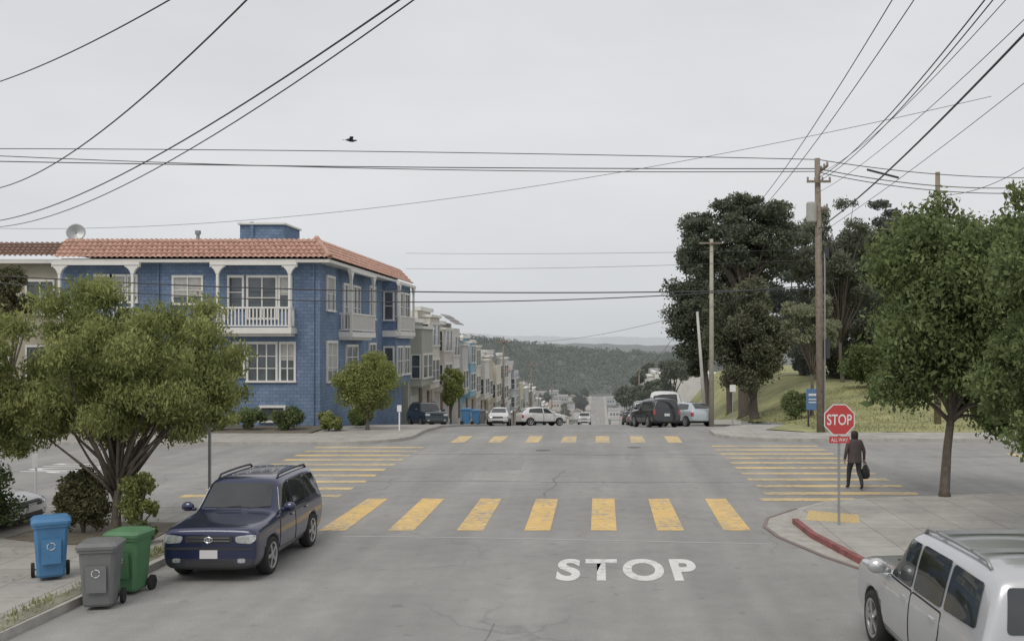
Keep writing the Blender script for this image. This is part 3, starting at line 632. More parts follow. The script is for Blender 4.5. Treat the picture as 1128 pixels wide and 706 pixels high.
V, Q = leaf_cloud(bl, 160000, 1.3, 1.5, shell=.3, flat=.8); tag(np_mesh('forest', V, Q, FARG), 'hazy wooded hillside at the end of the street', 'forest', kind='stuff')
# far hazy ridge
def ridge(Yr, amp, base, c, nm, ph):
    mb = MB(); vs = []; xr = np.linspace(-2500, 1500, 160)
    for x in xr: vs += [(x, Yr, -60), (x, Yr, base+amp*math.exp(-((x+700)/500)**2)+amp*.2*math.sin(x*.004+ph)+amp*.1*math.sin(x*.021+ph)+1.5*math.sin(x*.09))]
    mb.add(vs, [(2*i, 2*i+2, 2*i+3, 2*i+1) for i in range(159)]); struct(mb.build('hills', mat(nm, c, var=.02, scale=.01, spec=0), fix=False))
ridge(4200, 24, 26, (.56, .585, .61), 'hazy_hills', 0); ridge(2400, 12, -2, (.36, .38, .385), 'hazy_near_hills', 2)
# shrubs
def shrub(c, rad, n_, leaf, m, label, name='shrub', nb=22, droop=0, br=None):
    e = empty(name, c, 0, label, 'shrub'); bl = [(x-c[0], y-c[1], z-c[2], r_) for x, y, z, r_ in envelope((c[0], c[1], c[2]+rad[2]), rad, nb, br or min(rad)*.45, .3)]
    V, Q = leaf_cloud(bl, n_, leaf, 1.8, droop, .7); V[:, 2] = np.maximum(V[:, 2], 0); np_mesh('foliage', V, Q, m, e)
    mb = MB()
    for b_ in bl[:6]: mb.tube([(0, 0, 0), (b_[0]*.4, b_[1]*.4, b_[2]*.6), b_[:3]], [.03, .02, .01], 5)
    mb.build('stem', BARK, e)
shrub((-13.25, 21.0, .13), (1.05, .7, .75), 24000, .04, SHRUB, 'dark clipped hedge at the left edge of the photo', 'hedge', nb=44)
shrub((-11.05, 21.4, .13), (.6, .5, .68), 12000, .04, REDSH, 'dark reddish shrub at the left of the near tree trunk', nb=30)
shrub((-9.75, 21.2, .13), (.36, .35, .72), 4200, .04, LIME, 'young pale green sapling right of the near tree trunk', 'sapling', droop=.5, br=.17)
shrub((-9.3, 20.2, .13), (.4, .5, .22), 3500, .04, SHRUB, 'low green plant between tree and dark blue car')
for i, (x, y, a, z_) in enumerate([(-18.2, 46.5, 1.1, .35), (-16.3, 46.6, 1.0, .5), (-14.6, 46.8, .9, .55), (-12.6, 46.5, .9, .4), (-20.5, 46.6, 1.2, .4), (-11.9, 49.5, .6, .5), (-12.3, 52, .6, .5), (-24, 46.6, 1.4, .5)]):
    shrub((x, y, .13), (a, .7, z_), 6000, .05, [SHRUB, MDGR, SHRUB, LIME][i % 4], ['low hedge under the balcony of the blue house', 'bushy shrub below the basement window of the blue house', 'rounded shrub at the corner of the blue house', 'low pale shrub beside the round tree', 'low dark shrub left of the basement window', 'small shrub against the blue side wall', 'second small shrub against the blue side wall', 'wide shrub behind the near left tree'][i])
shrub((12.0, 61, hill(12, 61)), (.9, .9, .95), 10000, .065, SHRUB, 'round green shrub on the grass slope left of the blue sign')
# ------------------------------------------------------------------ cars
KINDS = {
 'suv': dict(st=[(2.13, .34, .68, .82, .76, .60), (2.12, .27, .84, .96, .83, .68), (2.06, .23, .92, 1.01, .865, .74), (1.75, .22, .95, 1.04, .88, .755), (1.3, .22, .97, 1.075, .885, .755), (.86, .22, .98, 1.12, .885, .75), (.78, .22, .98, 1.16, .885, .73), (.40, .22, .99, 1.62, .885, .70), (.26, .22, .99, 1.69, .885, .70), (-.1, .22, .99, 1.71, .885, .70), (-.9, .22, 1.0, 1.72, .885, .695), (-1.6, .22, 1.0, 1.71, .88, .685), (-1.95, .24, 1.0, 1.67, .875, .67), (-2.04, .26, 1.0, 1.54, .87, .67), (-2.11, .28, .97, 1.10, .86, .70), (-2.14, .34, .72, .85, .80, .55)],
   wh=(1.30, -1.24, .355), ws=[(-.67, 1.17), (.67, 1.17), (.59, 1.59), (-.59, 1.59)], rw=[(-.60, 1.12), (.60, 1.12), (.56, 1.54), (-.56, 1.54)],
   win=[[(.68, 1.07), (-.06, 1.07), (-.06, 1.56), (.36, 1.55)], [(-.14, 1.07), (-.98, 1.08), (-.98, 1.57), (-.14, 1.57)], [(-1.06, 1.09), (-1.86, 1.11), (-1.78, 1.53), (-1.06, 1.56)]],
   doors=[[(.86, .42), (-.07, .40), (-.09, 1.03), (.78, 1.03)], [(-.13, .40), (-.80, .42), (-1.02, .78), (-1.02, 1.03), (-.13, 1.03)]], hl=.79, rail=True),
 'sedan': dict(st=[(2.28, .32, .52, .60, .62, .45), (2.2, .24, .62, .70, .78, .6), (1.9, .20, .72, .80, .86, .70), (1.4, .2, .80, .90, .88, .72), (.95, .2, .85, .96, .88, .72), (.25, .2, .88, 1.35, .88, .60), (-.1, .2, .88, 1.42, .88, .60), (-.8, .2, .89, 1.41, .88, .60), (-1.3, .2, .90, 1.22, .87, .62), (-1.7, .2, .90, 1.04, .86, .66), (-2.15, .24, .86, .98, .82, .62), (-2.3, .34, .66, .78, .74, .5)],
   wh=(1.4, -1.3, .32), ws=[(-.6, .98), (.6, .98), (.48, 1.31), (-.48, 1.31)], rw=[(-.52, 1.08), (.52, 1.08), (.45, 1.30), (-.45, 1.30)],
   win=[[(.68, .95), (-.1, .95), (-.1, 1.31), (.22, 1.28)], [(-.18, .95), (-1.15, .97), (-.85, 1.28), (-.18, 1.32)]],
   doors=[[(.86, .36), (-.11, .34), (-.13, .90), (.80, .90)], [(-.17, .34), (-.82, .36), (-1.05, .7), (-1.1, .91), (-.17, .90)]], hl=.60, rail=False),
 'hatch': dict(st=[(2.0, .32, .55, .66, .64, .45), (1.93, .24, .68, .78, .78, .6), (1.7, .2, .78, .88, .84, .7), (1.25, .2, .86, .98, .85, .72), (.98, .2, .88, 1.03, .85, .72), (.25, .2, .9, 1.43, .85, .6), (-.1, .2, .9, 1.51, .85, .6), (-.8, .2, .91, 1.50, .85, .6), (-1.4, .2, .93, 1.43, .84, .58), (-1.76, .22, .93, 1.15, .83, .62), (-1.9, .26, .88, .98, .8, .6), (-1.96, .34, .66, .76, .72, .5)],
   wh=(1.25, -1.25, .31), ws=[(-.6, 1.05), (.6, 1.05), (.5, 1.39), (-.5, 1.39)], rw=[(-.52, 1.08), (.52, 1.08), (.46, 1.37), (-.46, 1.37)],
   win=[[(.70, 1.0), (-.08, 1.0), (-.08, 1.40), (.25, 1.37)], [(-.16, 1.0), (-1.38, 1.04), (-1.22, 1.34), (-.16, 1.41)]],
   doors=[[(.80, .36), (-.09, .34), (-.11, .95), (.76, .95)], [(-.15, .34), (-.80, .36), (-1.0, .7), (-1.02, .95), (-.15, .95)]], hl=.66, rail=False)}
def densify(o, k=6):
    r_ = []; n_ = len(o)
    pts = []
    for i in range(n_):
        a = Vector(o[i-1]); b_ = Vector(o[i]); c = Vector(o[(i+1) % n_])
        ra = min(.05, (a-b_).length*.3); rc = min(.05, (c-b_).length*.3)
        p0 = b_+(a-b_).normalized()*ra; p1 = b_+(c-b_).normalized()*rc
        for t in (0, .33, .67, 1): pts.append(p0.lerp(b_, t).lerp(b_.lerp(p1, t), t))
    for i in range(len(pts)):
        a = pts[i]; b_ = pts[(i+1) % len(pts)]; q = max(1, int((b_-a).length/.09))
        for j in range(q): r_.append(a.lerp(b_, j/q))
    return r_
def patch(bvh, outline, ax, off, m, name, parent, rings=6, rim=.03):
    o = densify(outline); c = Vector((sum(p_.x for p_ in o)/len(o), sum(p_.y for p_ in o)/len(o)))
    D = {'L': Vector((0, -1, 0)), 'R': Vector((0, 1, 0)), 'X': Vector((-1, 0, 0)), 'B': Vector((1, 0, 0)), 'T': Vector((0, 0, -1))}[ax]
    def pr(q):
        if ax in 'LR': s0 = Vector((q.x, 0, q.y))
        elif ax in 'XB': s0 = Vector((0, q.x, q.y))
        else: s0 = Vector((q.x, q.y, 0))
        h_, nn, _, _ = bvh.ray_cast(s0-D*6, D)
        if h_ is None: h_, nn, _, _ = bvh.find_nearest(s0-D*2)
        return h_-D*off, h_+D*rim
    k = len(o); vs = [pr(c)[0]]; fs = []
    for r_ in range(1, rings+1):
        for q in o: vs.append(pr(c.lerp(q, r_/rings))[0])
    for j in range(k): fs.append((0, 1+j, 1+(j+1) % k))
    for r_ in range(rings-1):
        for j in range(k): a = 1+r_*k; fs.append((a+j, a+k+j, a+k+(j+1) % k, a+(j+1) % k))
    mb = MB(); mb.add(vs, fs)
    last = vs[-k:]; mb.add(last+[pr(q)[1] for q in o], [(j, (j+1) % k, k+(j+1) % k, k+j) for j in range(k)])
    ob = mb.build(name, m, parent, True); return ob
def make_body(kd):
    vs = []; fs = []; NR = 16
    for (x, zb, zs, zt, w_, wt) in kd['st']:
        cab = (zt-zs) > .25
        half = [(0, zb), (.78*w_, zb), (.96*w_, zb+.06), (1.0*w_, zb+.5*(zs-zb)), (.975*w_, zs-.02), (.93*w_, zs+min(.05, (zt-zs)*.35)), (wt, zt-(.09 if cab else .25*(zt-zs))), (wt*.80, zt-.012), (0, zt)]
        ring = half+[(-a, b_) for a, b_ in half[-2:0:-1]]
        NR = len(ring); vs += [(x, a, b_) for a, b_ in ring]
    n_ = len(kd['st'])
    fs = [(i*NR+k, i*NR+(k+1) % NR, (i+1)*NR+(k+1) % NR, (i+1)*NR+k) for i in range(n_-1) for k in range(NR)]
    hh = NR//2
    for base in (0, (n_-1)*NR):
        for k in range(hh): 
            a, b_, c, d = base+k, base+k+1, base+(NR-k-1) % NR, base+(NR-k) % NR
            q = [a, b_, c, d]; q = list(dict.fromkeys(q))
            if len(q) >= 3: fs.append(tuple(q))
    ob = MB().add(vs, fs).build('tmp', [])
    sm = ob.modifiers.new('s', 'SUBSURF'); sm.levels = 2; sm.render_levels = 2
    me1 = eval_mesh(ob); bvh = BVHTree.FromPolygons([v.co[:] for v in me1.vertices], [tuple(p_.vertices) for p_ in me1.polygons])
    xf, xr_, r_ = kd['wh']; mb = MB()
    for x in (xf, xr_):
        for s in (1, -1):
            Rr = r_*1.13; seg = 32
            vs = []
            for yv in (s*.56, s*1.2):
                for q in range(seg): t = 2*math.pi*q/seg; vs.append((x+Rr*math.cos(t), yv, r_+Rr*math.sin(t)))
            fs = [tuple(range(seg)), tuple(range(seg, 2*seg))[::-1]]+[(q, (q+1) % seg, seg+(q+1) % seg, seg+q) for q in range(seg)]
            mb.add(vs, fs)
    cut = mb.build('cut', [])
    bo = ob.modifiers.new('b', 'BOOLEAN'); bo.operation = 'DIFFERENCE'; bo.object = cut; bo.solver = 'EXACT'
    me = eval_mesh(ob)
    bpy.data.objects.remove(ob); bpy.data.objects.remove(cut)
    return me, bvh
BODY = {k: make_body(v) for k, v in KINDS.items()}
def make_wheel(parent, x, y, r_, s):
    e = MB(); hw = .11
    e.lathe([(r_*.66, -hw), (r_*.93, -hw), (r_, -hw*.6), (r_, hw*.6), (r_*.93, hw), (r_*.68, hw), (r_*.66, hw*.3), (.001, hw*.3)], None, 28, axis='y')
    w_ = e.build('wheel', RUB, parent, True); w_.location = (x, y, r_); w_.rotation_euler.z = 0 if s > 0 else math.pi
    e = MB().lathe([(r_*.70, hw*.95), (r_*.70, hw*1.04), (r_*.60, hw*.95), (r_*.58, hw*.5)], None, 28, axis='y').lathe([(r_*.17, hw*.4), (r_*.17, hw*1.0), (.001, hw*1.05)], None, 16, axis='y')
    for k in range(5):
        M = Matrix.Rotation(2*math.pi*k/5, 4, 'Y'); e.box(r_*.1, r_*.62, hw*.6, hw*.95, -r_*.1, r_*.1, 0, M)
    e.build('rim', ALLOY, w_)
SEAM = mat('panel_gap', (.008, .008, .01), rough=.9)
def make_car(kind, paint, name, label, lower=None, plate=True, emblem=False, group=None, rack=False):
    kd = KINDS[kind]; me0, bvh = BODY[kind]; me = me0.copy()
    me.materials.clear(); me.materials.append(paint); me.materials.append(DPL); me.materials.append(lower or paint)
    xf, xr_, r_ = kd['wh']
    for p_ in me.polygons:
        c = p_.center; mi = 0; p_.use_smooth = True
        for x in (xf, xr_):
            if math.hypot(c.x-x, c.z-r_) < r_*1.125 and abs(c.y) < .9: 
                if math.hypot(c.x-x, c.z-r_) < r_*1.02 or abs(p_.normal.y) < .3: mi = 1
        if mi == 0 and c.z < .34: mi = 1
        if mi == 0 and c.z < (.47 if kind == 'suv' else .38): mi = 2
        p_.material_index = mi
    root = empty(name, (0, 0, 0), 0, label, 'car', group)
    bo = bpy.data.objects.new('body', me); C.objects.link(bo); bo.parent = root
    patch(bvh, kd['ws'], 'X', .012, CGLASS, 'windshield', root); patch(bvh, kd['rw'], 'B', .012, CGLASS, 'rear_window', root)
    for sd, s in (('L', 1), ('R', -1)):
        for d in kd['doors']:
            dr = patch(bvh, d, sd, .009, paint, 'door', root)
            cx = sum(a[0] for a in d)/len(d); cz = sum(a[1] for a in d)/len(d)
            big = [(a[0]+.016*(1 if a[0] > cx else -1), a[1]+.016*(1 if a[1] > cz else -1)) for a in d]
            patch(bvh, big, sd, .004, SEAM, 'door_seam', dr, 3)
            hx = min(a[0] for a in d)+.17; hz_ = max(a[1] for a in d)-.1
            h_, nn, _, _ = bvh.ray_cast(Vector((hx, s*5, hz_)), Vector((0, -s, 0)))
            MB().box(hx-.08, hx+.08, h_.y-.035, h_.y+.035, hz_-.015, hz_+.02).build('handle', paint, dr)
        for i, wn in enumerate(kd['win']): patch(bvh, wn, sd, .011, CGLASS, 'side_window', root)
        make_wheel(root, xf, s*.775, r_, s); make_wheel(root, xr_, s*.775, r_, s)
        wx = kd['win'][0][0][0]-.02; wz = kd['win'][0][0][1]
        mb = MB().lathe([(.001, -.07), (.07, -.06), (.1, 0), (.085, .05), (.001, .06)], Matrix.Translation((wx, s*1.0, wz+.09)) @ Matrix.Rotation(R(90), 4, 'Y') @ Matrix.Diagonal((.95, 1.25, 1, 1)), 16)
        mb.box(wx-.03, wx+.03, min(s*.84, s*.96), max(s*.84, s*.96), wz+.01, wz+.07); mb.build('mirror', paint, root, True)
        z = kd['hl']; y1 = s*.80
        a = [(s*.50, z-.045), (s*.47, z+.065), (s*.74, z+.10), (s*.83, z+.085), (s*.835, z-.01), (s*.76, z-.065)]
        hl_ = patch(bvh, a, 'X', .014, LENS, 'headlight', root, 4)
        patch(bvh, [(s*.70, z-.06), (s*.70, z+.22), (s*.84, z+.25), (s*.84, z-.06)], 'B', .012, REDL, 'tail_light', root, 4)
        patch(bvh, [(s*.52, .38), (s*.52, .46), (s*.66, .46), (s*.66, .38)], 'X', .012, LENS, 'fog_light', root, 3)
        if kd['rail']:
            pts = []
            for x in (.16, .06, -.3, -.8, -1.3, -1.6, -1.7):
                hh_, _, _, _ = bvh.ray_cast(Vector((x, s*.58, 4)), Vector((0, 0, -1))); zz = hh_.z+(.06 if -1.65 < x < .1 else .0)
                pts.append((x, s*.58, zz))
            MB().tube(pts, .022, 8).build('roof_rail', METAL if rack else DPL, root, True)
    if rack:
        for x in (-.25, -1.25):
            hh_, _, _, _ = bvh.ray_cast(Vector((x, .58, 4)), Vector((0, 0, -1))); MB().box(x-.03, x+.03, -.6, .6, hh_.z+.06, hh_.z+.09).build('roof_bar', METAL, root)
    z = kd['hl']
    g = patch(bvh, [(-.43, z-.05), (-.42, z+.075), (.42, z+.075), (.43, z-.05)], 'X', .012, DPL, 'grille', root, 4)
    for k in (-.01, .045): 
        hh_, _, _, _ = bvh.ray_cast(Vector((5, 0, z+k)), Vector((-1, 0, 0))); MB().box(hh_.x, hh_.x+.026, -.38, .38, z+k-.005, z+k+.005).build('grille_bar', CHROME if emblem else DPL, g)
    if emblem:
        hh_, _, _, _ = bvh.ray_cast(Vector((5, 0, z+.03)), Vector((-1, 0, 0)))
        mb = MB()
        for (a, b_, o_) in ((.075, .05, 0), (.028, .046, 0), (.05, .02, .02)):
            mb.tube([(hh_.x+.035, a*math.cos(t), z+.01+o_+b_*math.sin(t)) for t in np.linspace(0, 2*math.pi, 17)], .007, 5)
        mb.build('emblem', CHROME, g)
    patch(bvh, [(-.46, .29), (-.44, .42), (.44, .42), (.46, .29)], 'X', .008, DPL, 'air_intake', root, 3)
    patch(bvh, [(-.78, .62), (-.78, .66), (.78, .66), (.78, .62)], 'X', .006, DPL, 'bumper_strip', root, 2)
    if plate:
        hh_, _, _, _ = bvh.ray_cast(Vector((5, 0, .54)), Vector((-1, 0, 0))); MB().box(hh_.x, hh_.x+.025, -.16, .16, .46, .61).build('number_plate', mat('plate_white', (.6, .6, .6), var=.05), root)
        hh_, _, _, _ = bvh.ray_cast(Vector((-5, 0, .72)), Vector((1, 0, 0))); MB().box(hh_.x-.03, hh_.x, -.16, .16, .65, .80).build('number_plate', mat('plate_white', (.6, .6, .6), var=.05), root)
    for s in (-.35, .25): 
        MB().tube([(.88, s, 1.165 if kind == 'suv' else .99), (.81, s+.45, 1.20 if kind == 'suv' else 1.02)], .01, 5).build('wiper', DPL, root)
    return root
def paint(name, col, metal=.35, rough=.3): return mat(name, col, rough=rough, metal=metal, var=.05, coat=1)
NAVY = paint('navy_paint', (.02, .027, .075)); SILV = paint('silver_paint', (.54, .55, .565), .5); NAVL = paint('dark_cladding_paint', (.03, .034, .05), .1, .45)
WPT = paint('white_car_paint', (.62, .62, .62), .0); BLK = paint('black_paint', (.03, .032, .036)); GRY = paint('grey_paint', (.18, .19, .2)); LBL = paint('pale_blue_paint', (.46, .51, .54)); DGN = paint('dark_teal_paint', (.025, .045, .06))
def place(o, x, y, heading, sc=1.0, pitch=0):   # heading: 90 = facing away up +Y
    o.location = (x, y, gz(y)+.004 if y > 47 else 0.0); o.rotation_euler = (0, R(pitch), R(heading)); o.scale = (sc, sc, sc)
c = make_car('suv', NAVY, 'parked_car', 'dark navy compact SUV with roof rails parked facing the camera at the left kerb', emblem=True, lower=NAVL); place(c, -6.8, 19.5, -90.5, .965)
c = make_car('suv', SILV, 'parked_car', 'silver SUV with roof rack at the bottom right corner of the photo', rack=True); place(c, 4.78, 12.5, 91.0, 1.09)
c = make_car('sedan', WPT, 'parked_car', 'white car nose behind the hedge at the left edge'); place(c, -15.0, 22.4, 0)
def pcar(kind, pm, x, y, hd, label, sc=1.0, plate=False):
    c = make_car(kind, pm, 'parked_car', label, plate=plate); place(c, x, y, hd, sc)
    t = (gz(y+2)-gz(y-2))/4.0
    q = Matrix.Rotation(math.atan(t), 4, 'X') @ Matrix.Rotation(R(hd), 4, 'Z'); c.rotation_euler = q.to_euler()
pcar('suv', BLK, 3.1, 55.5, 106, 'black SUV parked beyond the crossing at the right, rear towards the camera', .93, True)
pcar('suv', GRY, 3.0, 68, 90, 'grey SUV parked in front of the black SUV down the right side')
pcar('suv', WPT, 4.55, 70, 88, 'tall white van behind the black SUV on the right side', 1.4)
pcar('hatch', LBL, 5.35, 61.5, 118, 'pale blue hatchback nose out beside the black SUV at the park', 1.0)
pcar('hatch', WPT, -4.65, 80, 26, 'white hatchback standing sideways across the left lane downhill', 1.0)
pcar('suv', DGN, -10.7, 62, -62, 'dark teal car on the pavement beside the blue house', .88)
pcar('hatch', WPT, -7.6, 76, -88, 'white hatchback at the left kerb just over the crest', .95)
pcar('sedan', GRY, -7.0, 96, -90, 'grey sedan at the left kerb behind the white hatchback')
pcar('sedan', WPT, -6.9, 112, -90, 'white sedan far down the left kerb'); pcar('suv', WPT, -2.0, 136, -90, 'small white SUV driving up the middle of the street')
pcar('sedan', DGN, 3.6, 84, 90, 'dark teal sedan down the right kerb'); pcar('sedan', GRY, 3.6, 98, 90, 'grey sedan far down the right kerb'); pcar('suv', BLK, 3.5, 115, 90, 'black SUV far down the right kerb')

# ------------------------------------------------------------------ bins
def cart(loc, rz, col, label, emblem):
    e = empty('wheelie_bin', loc, R(rz), label, 'bin')
    def rr(a, b_, c, z): return [(a-c, -b_, z), (a, -b_+c, z), (a, b_-c, z), (a-c, b_, z), (-a+c, b_, z), (-a, b_-c, z), (-a, -b_+c, z), (-a+c, -b_, z)]
    levels = [(.2, .2, .04, .06), (.215, .225, .04, .1), (.265, .285, .05, .92), (.29, .31, .05, .925), (.29, .31, .05, .98)]
    vs = []
    for a, b_, c, z in levels: vs += rr(a, b_, c, z)
    mb = MB().add(vs, [(i*8+k, i*8+(k+1) % 8, i*8+8+(k+1) % 8, i*8+8+k) for i in range(4) for k in range(8)]+[tuple(range(8))[::-1], tuple(range(32, 40))])
    mb.box(-.15, .15, -.305, -.285, .3, .72); mb.build('bin_body', col, e)
    vs = []
    for a, b_, c, z in [(.305, .33, .05, .975), (.305, .33, .05, 1.02), (.26, .28, .08, 1.07), (.1, .1, .04, 1.09)]: vs += rr(a, b_, c, z)
    mb = MB().add(vs, [(i*8+k, i*8+(k+1) % 8, i*8+8+(k+1) % 8, i*8+8+k) for i in range(3) for k in range(8)]+[tuple(range(8))[::-1], tuple(range(24, 32))]); mb.build('lid', col, e)
    mb = MB().tube([(-.24, .3, .93), (-.24, .4, 1.0), (.24, .4, 1.0), (.24, .3, .93)], .018, 8); mb.build('handle', col, e)
    for s in (-1, 1):
        M = Matrix.Translation((s*.27, .24, .125)) @ Matrix.Rotation(R(90), 4, 'Z')
        MB().lathe([(.001, -.03), (.09, -.03), (.125, -.025), (.125, .025), (.09, .03), (.001, .03)], M, 20, axis='y').build('wheel', RUB, e)
    MB().tube([(-.25, .24, .125), (.25, .24, .125)], .012, 6).build('axle', DPL, e)
    mk = MB(); 
    for k in range(3):
        a0 = k*120+8; mk.tube([(.06*math.cos(R(a0+t)), -.309, .60+.06*math.sin(R(a0+t))) for t in (0, 25, 50, 75, 95)], .009, 5)
    mk.build('printed_mark', emblem, e)
    return e
WM = mat('white_print', (.55, .57, .57))
cart((-9.5, 17.3, .135), 30, mat('blue_bin_plastic', (.07, .2, .38), rough=.5, var=.12, scale=4), 'blue wheelie bin at the back left of the three', WM)
cart((-7.93, 15.9, .0), 12, mat('grey_bin_plastic', (.15, .155, .155), rough=.5, var=.12, scale=4), 'dark grey wheelie bin in front of the green one', WM)
cart((-7.93, 16.85, .0), -4, mat('green_bin_plastic', (.08, .19, .09), rough=.5, var=.12, scale=4), 'green wheelie bin behind the grey one', WM)
for i, (x, y, c_) in enumerate([(-8.8, 66, 'blue_bin_plastic'), (-8.9, 72, 'blue_bin_plastic'), (-8.7, 74, 'grey_bin_plastic')]):
    e = cart((x, y, gz(y)+.13), 90, MC[c_], ['blue wheelie bin on the far left pavement nearest the crest', 'blue wheelie bin on the far left pavement beside a grey one', 'grey wheelie bin on the far left pavement'][i], WM)

# ------------------------------------------------------------------ stop sign
def octa(r_): return [(r_*math.cos(R(22.5+45*k)), r_*math.sin(R(22.5+45*k))) for k in range(8)]
SR = mat('sign_red', (.5, .06, .06), rough=.45, var=.05); SW = mat('sign_white', (.7, .7, .7), rough=.45, var=.04); SB = mat('sign_blue', (.1, .19, .36), var=.06)
sg = empty('stop_sign', (5.38, 22.4, .13), R(2), 'red stop sign with all way plate on a thin post at the near right corner', 'stop sign')
mb = MB().box(-.025, .025, -.02, .02, 0, 2.75); mb.build('post', METAL, sg)
M0 = Matrix.Translation((0, -.03, 2.36)) @ UPR
MB().prism(octa(.375), 0, .006, M=M0).build('sign_panel', SW, sg)
MB().prism(octa(.35), .006, .010, M=M0).build('sign_face', SR, sg)
text_mesh('STOP', .56, .24, M0 @ Matrix.Translation((0, 0, .012)), 'lettering', SW, sg, .012)
M1 = Matrix.Translation((0, -.03, 1.91)) @ UPR
MB().prism([(-.23, -.075), (.23, -.075), (.23, .075), (-.23, .075)], 0, .006, M=M1).build('plate', SR, sg)
text_mesh('ALL WAY', .38, .08, M1 @ Matrix.Translation((0, 0, .008)), 'lettering', SW, sg, .008)
sg = empty('street_sign', (-9.75, 25.0, .13), R(0), 'thin grey sign post seen edge on behind the navy SUV', 'sign')
MB().box(-.03, .03, -.03, .03, 0, 2.3).build('post', METAL, sg)
MB().prism(octa(.32), 0, .008, M=Matrix.Translation((-.1, .04, 2.1)) @ Matrix.Rotation(R(62), 4, 'Z') @ UPR).build('sign_panel', mat('sign_back', (.3, .29, .26), metal=.3), sg)
sg = empty('street_sign', (-14.1, 25.0, .13), 0, 'slim white marker post on the near left pavement', 'post')
MB().tube([(0, 0, 0), (0, 0, 1.3)], .03, 8).build('post', SW, sg); MB().box(-.07, .07, -.045, -.03, .95, 1.3).build('sign_panel', SW, sg)
pb = P(897, 440, 50); sg = empty('park_sign', (pb.x, 50, hill(pb.x, 50)), 0, 'blue park notice board on two posts by the main pole', 'sign')
for s in (-.3, .3): MB().box(s-.04, s+.04, -.04, .04, 0, 1.85).build('post', DARKM, sg)
MB().box(-.42, .42, -.07, -.04, .85, 1.9).build('sign_panel', SB, sg)
MB().box(-.3, .3, -.08, -.07, 1.55, 1.66).box(-.3, .3, -.08, -.07, 1.35, 1.4).box(-.3, .3, -.08, -.07, 1.2, 1.25).build('printed_lines', SW, sg)
sg = empty('street_sign', (6.75, 50.5, -.1), 0, 'small white parking sign on a thin post near the lamp pole', 'sign')
MB().box(-.025, .025, -.025, .025, -.2, 2.2).build('post', METAL, sg); MB().box(-.15, .15, -.05, -.025, 1.85, 2.2).build('sign_panel', SW, sg)
for x, y, lb in ((-12.2, 50, 'short white post in front of the dark teal car'), (-9.3, 46.5, 'short sign post at the far left corner')):
    sg = empty('street_sign', (x, y, .12 if y < 47 else gz(y)+.1), 0, lb, 'post'); MB().box(-.03, .03, -.03, .03, 0, 1.2).build('post', SW, sg); MB().box(-.1, .1, -.05, -.03, .9, 1.2).build('sign_panel', SW, sg)
# ------------------------------------------------------------------ poles
PORC = mat('porcelain', (.3, .28, .26))
def pole(name, base, top, r0, label, cat='utility pole', arms=(), m=WOOD):
    base = Vector(base); top = Vector(top); e = empty(name, base, 0, label, cat); d = top-base
    MB().tube([(0, 0, -.3), d*.5, d], [r0, r0*.85, r0*.65], 12).build('pole', m, e, True)
    for (h, L, ang, dy_) in arms:
        M = Matrix.Translation(d*(h/d.z)) @ Matrix.Rotation(R(ang), 4, 'Z')
        a = MB().box(-L, L, -r0-.08, -r0, -.05, .05, 0, M).build('crossarm', WOOD, e)
        for k in np.linspace(-L*.92, L*.92, 4): MB().lathe([(.03, .05), (.05, .09), (.05, .18), (.02, .22)], M @ Matrix.Translation((k, -r0-.04, 0)), 8).build('insulator', PORC, a)
    return e
mp_ = pole('utility_pole', (10.2, 45.9, .1), (10.05, 46, 12.7), .2, 'tall wooden utility pole with crossarms behind the stop sign', arms=[(12.1, 1.0, 90, 0), (11.5, .55, 0, 0), (10.2, .8, 90, 0)])
MB().lathe([(.001, -.45), (.22, -.45), (.24, -.4), (.24, .4), (.2, .46), (.001, .48)], Matrix.Translation((-.45, -.05, 10.1)), 18).build('transformer', mat('transformer_grey', (.38, .38, .35)), mp_, False)
MB().box(.17, .35, -.3, 0, 3.4, 4.3).box(.15, .3, -.26, 0, 8.0, 8.5).build('equipment_box', DARKM, mp_)
MB().tube([(.14, -.2, .2), (.12, -.2, 8.2)], .035, 6).build('conduit', METAL, mp_)
lp = pole('utility_pole', (6.75, 60, gz(60)), (6.75, 60, 10.45), .16, 'pale plain wooden pole with a tiny top crossarm left of the main pole', m=mat('pale_pole', (.36, .34, .28), var=.15, scale=4))
MB().box(-.75, .6, -.2, -.12, 10.95, 11.05).build('crossarm', WOOD, lp)
pole('utility_pole', P(777, 462, 64), P(768, 343, 64), .12, 'leaning pale wooden pole left of the plain tall pole', m=mat('white_pole', (.48, .47, .44)))
pole('utility_pole', (16.95, 50, .4), (16.95, 50, 12.75), .18, 'plain wooden utility pole rising behind the right street tree', arms=[])
for i, (x, Yd, h) in enumerate([(-9.2, 96, 8.5), (-9.2, 135, 8.5), (-9.0, 190, 9), (6, 150, 9), (6, 210, 9), (-9, 260, 9), (6, 290, 9)]):
    pole('utility_pole', (x, Yd, gz(Yd)), (x, Yd, gz(Yd)+h), .12, f'{ORD[i]} of the thin poles receding down the street', arms=[(h-.5, .8, 0, 0)])
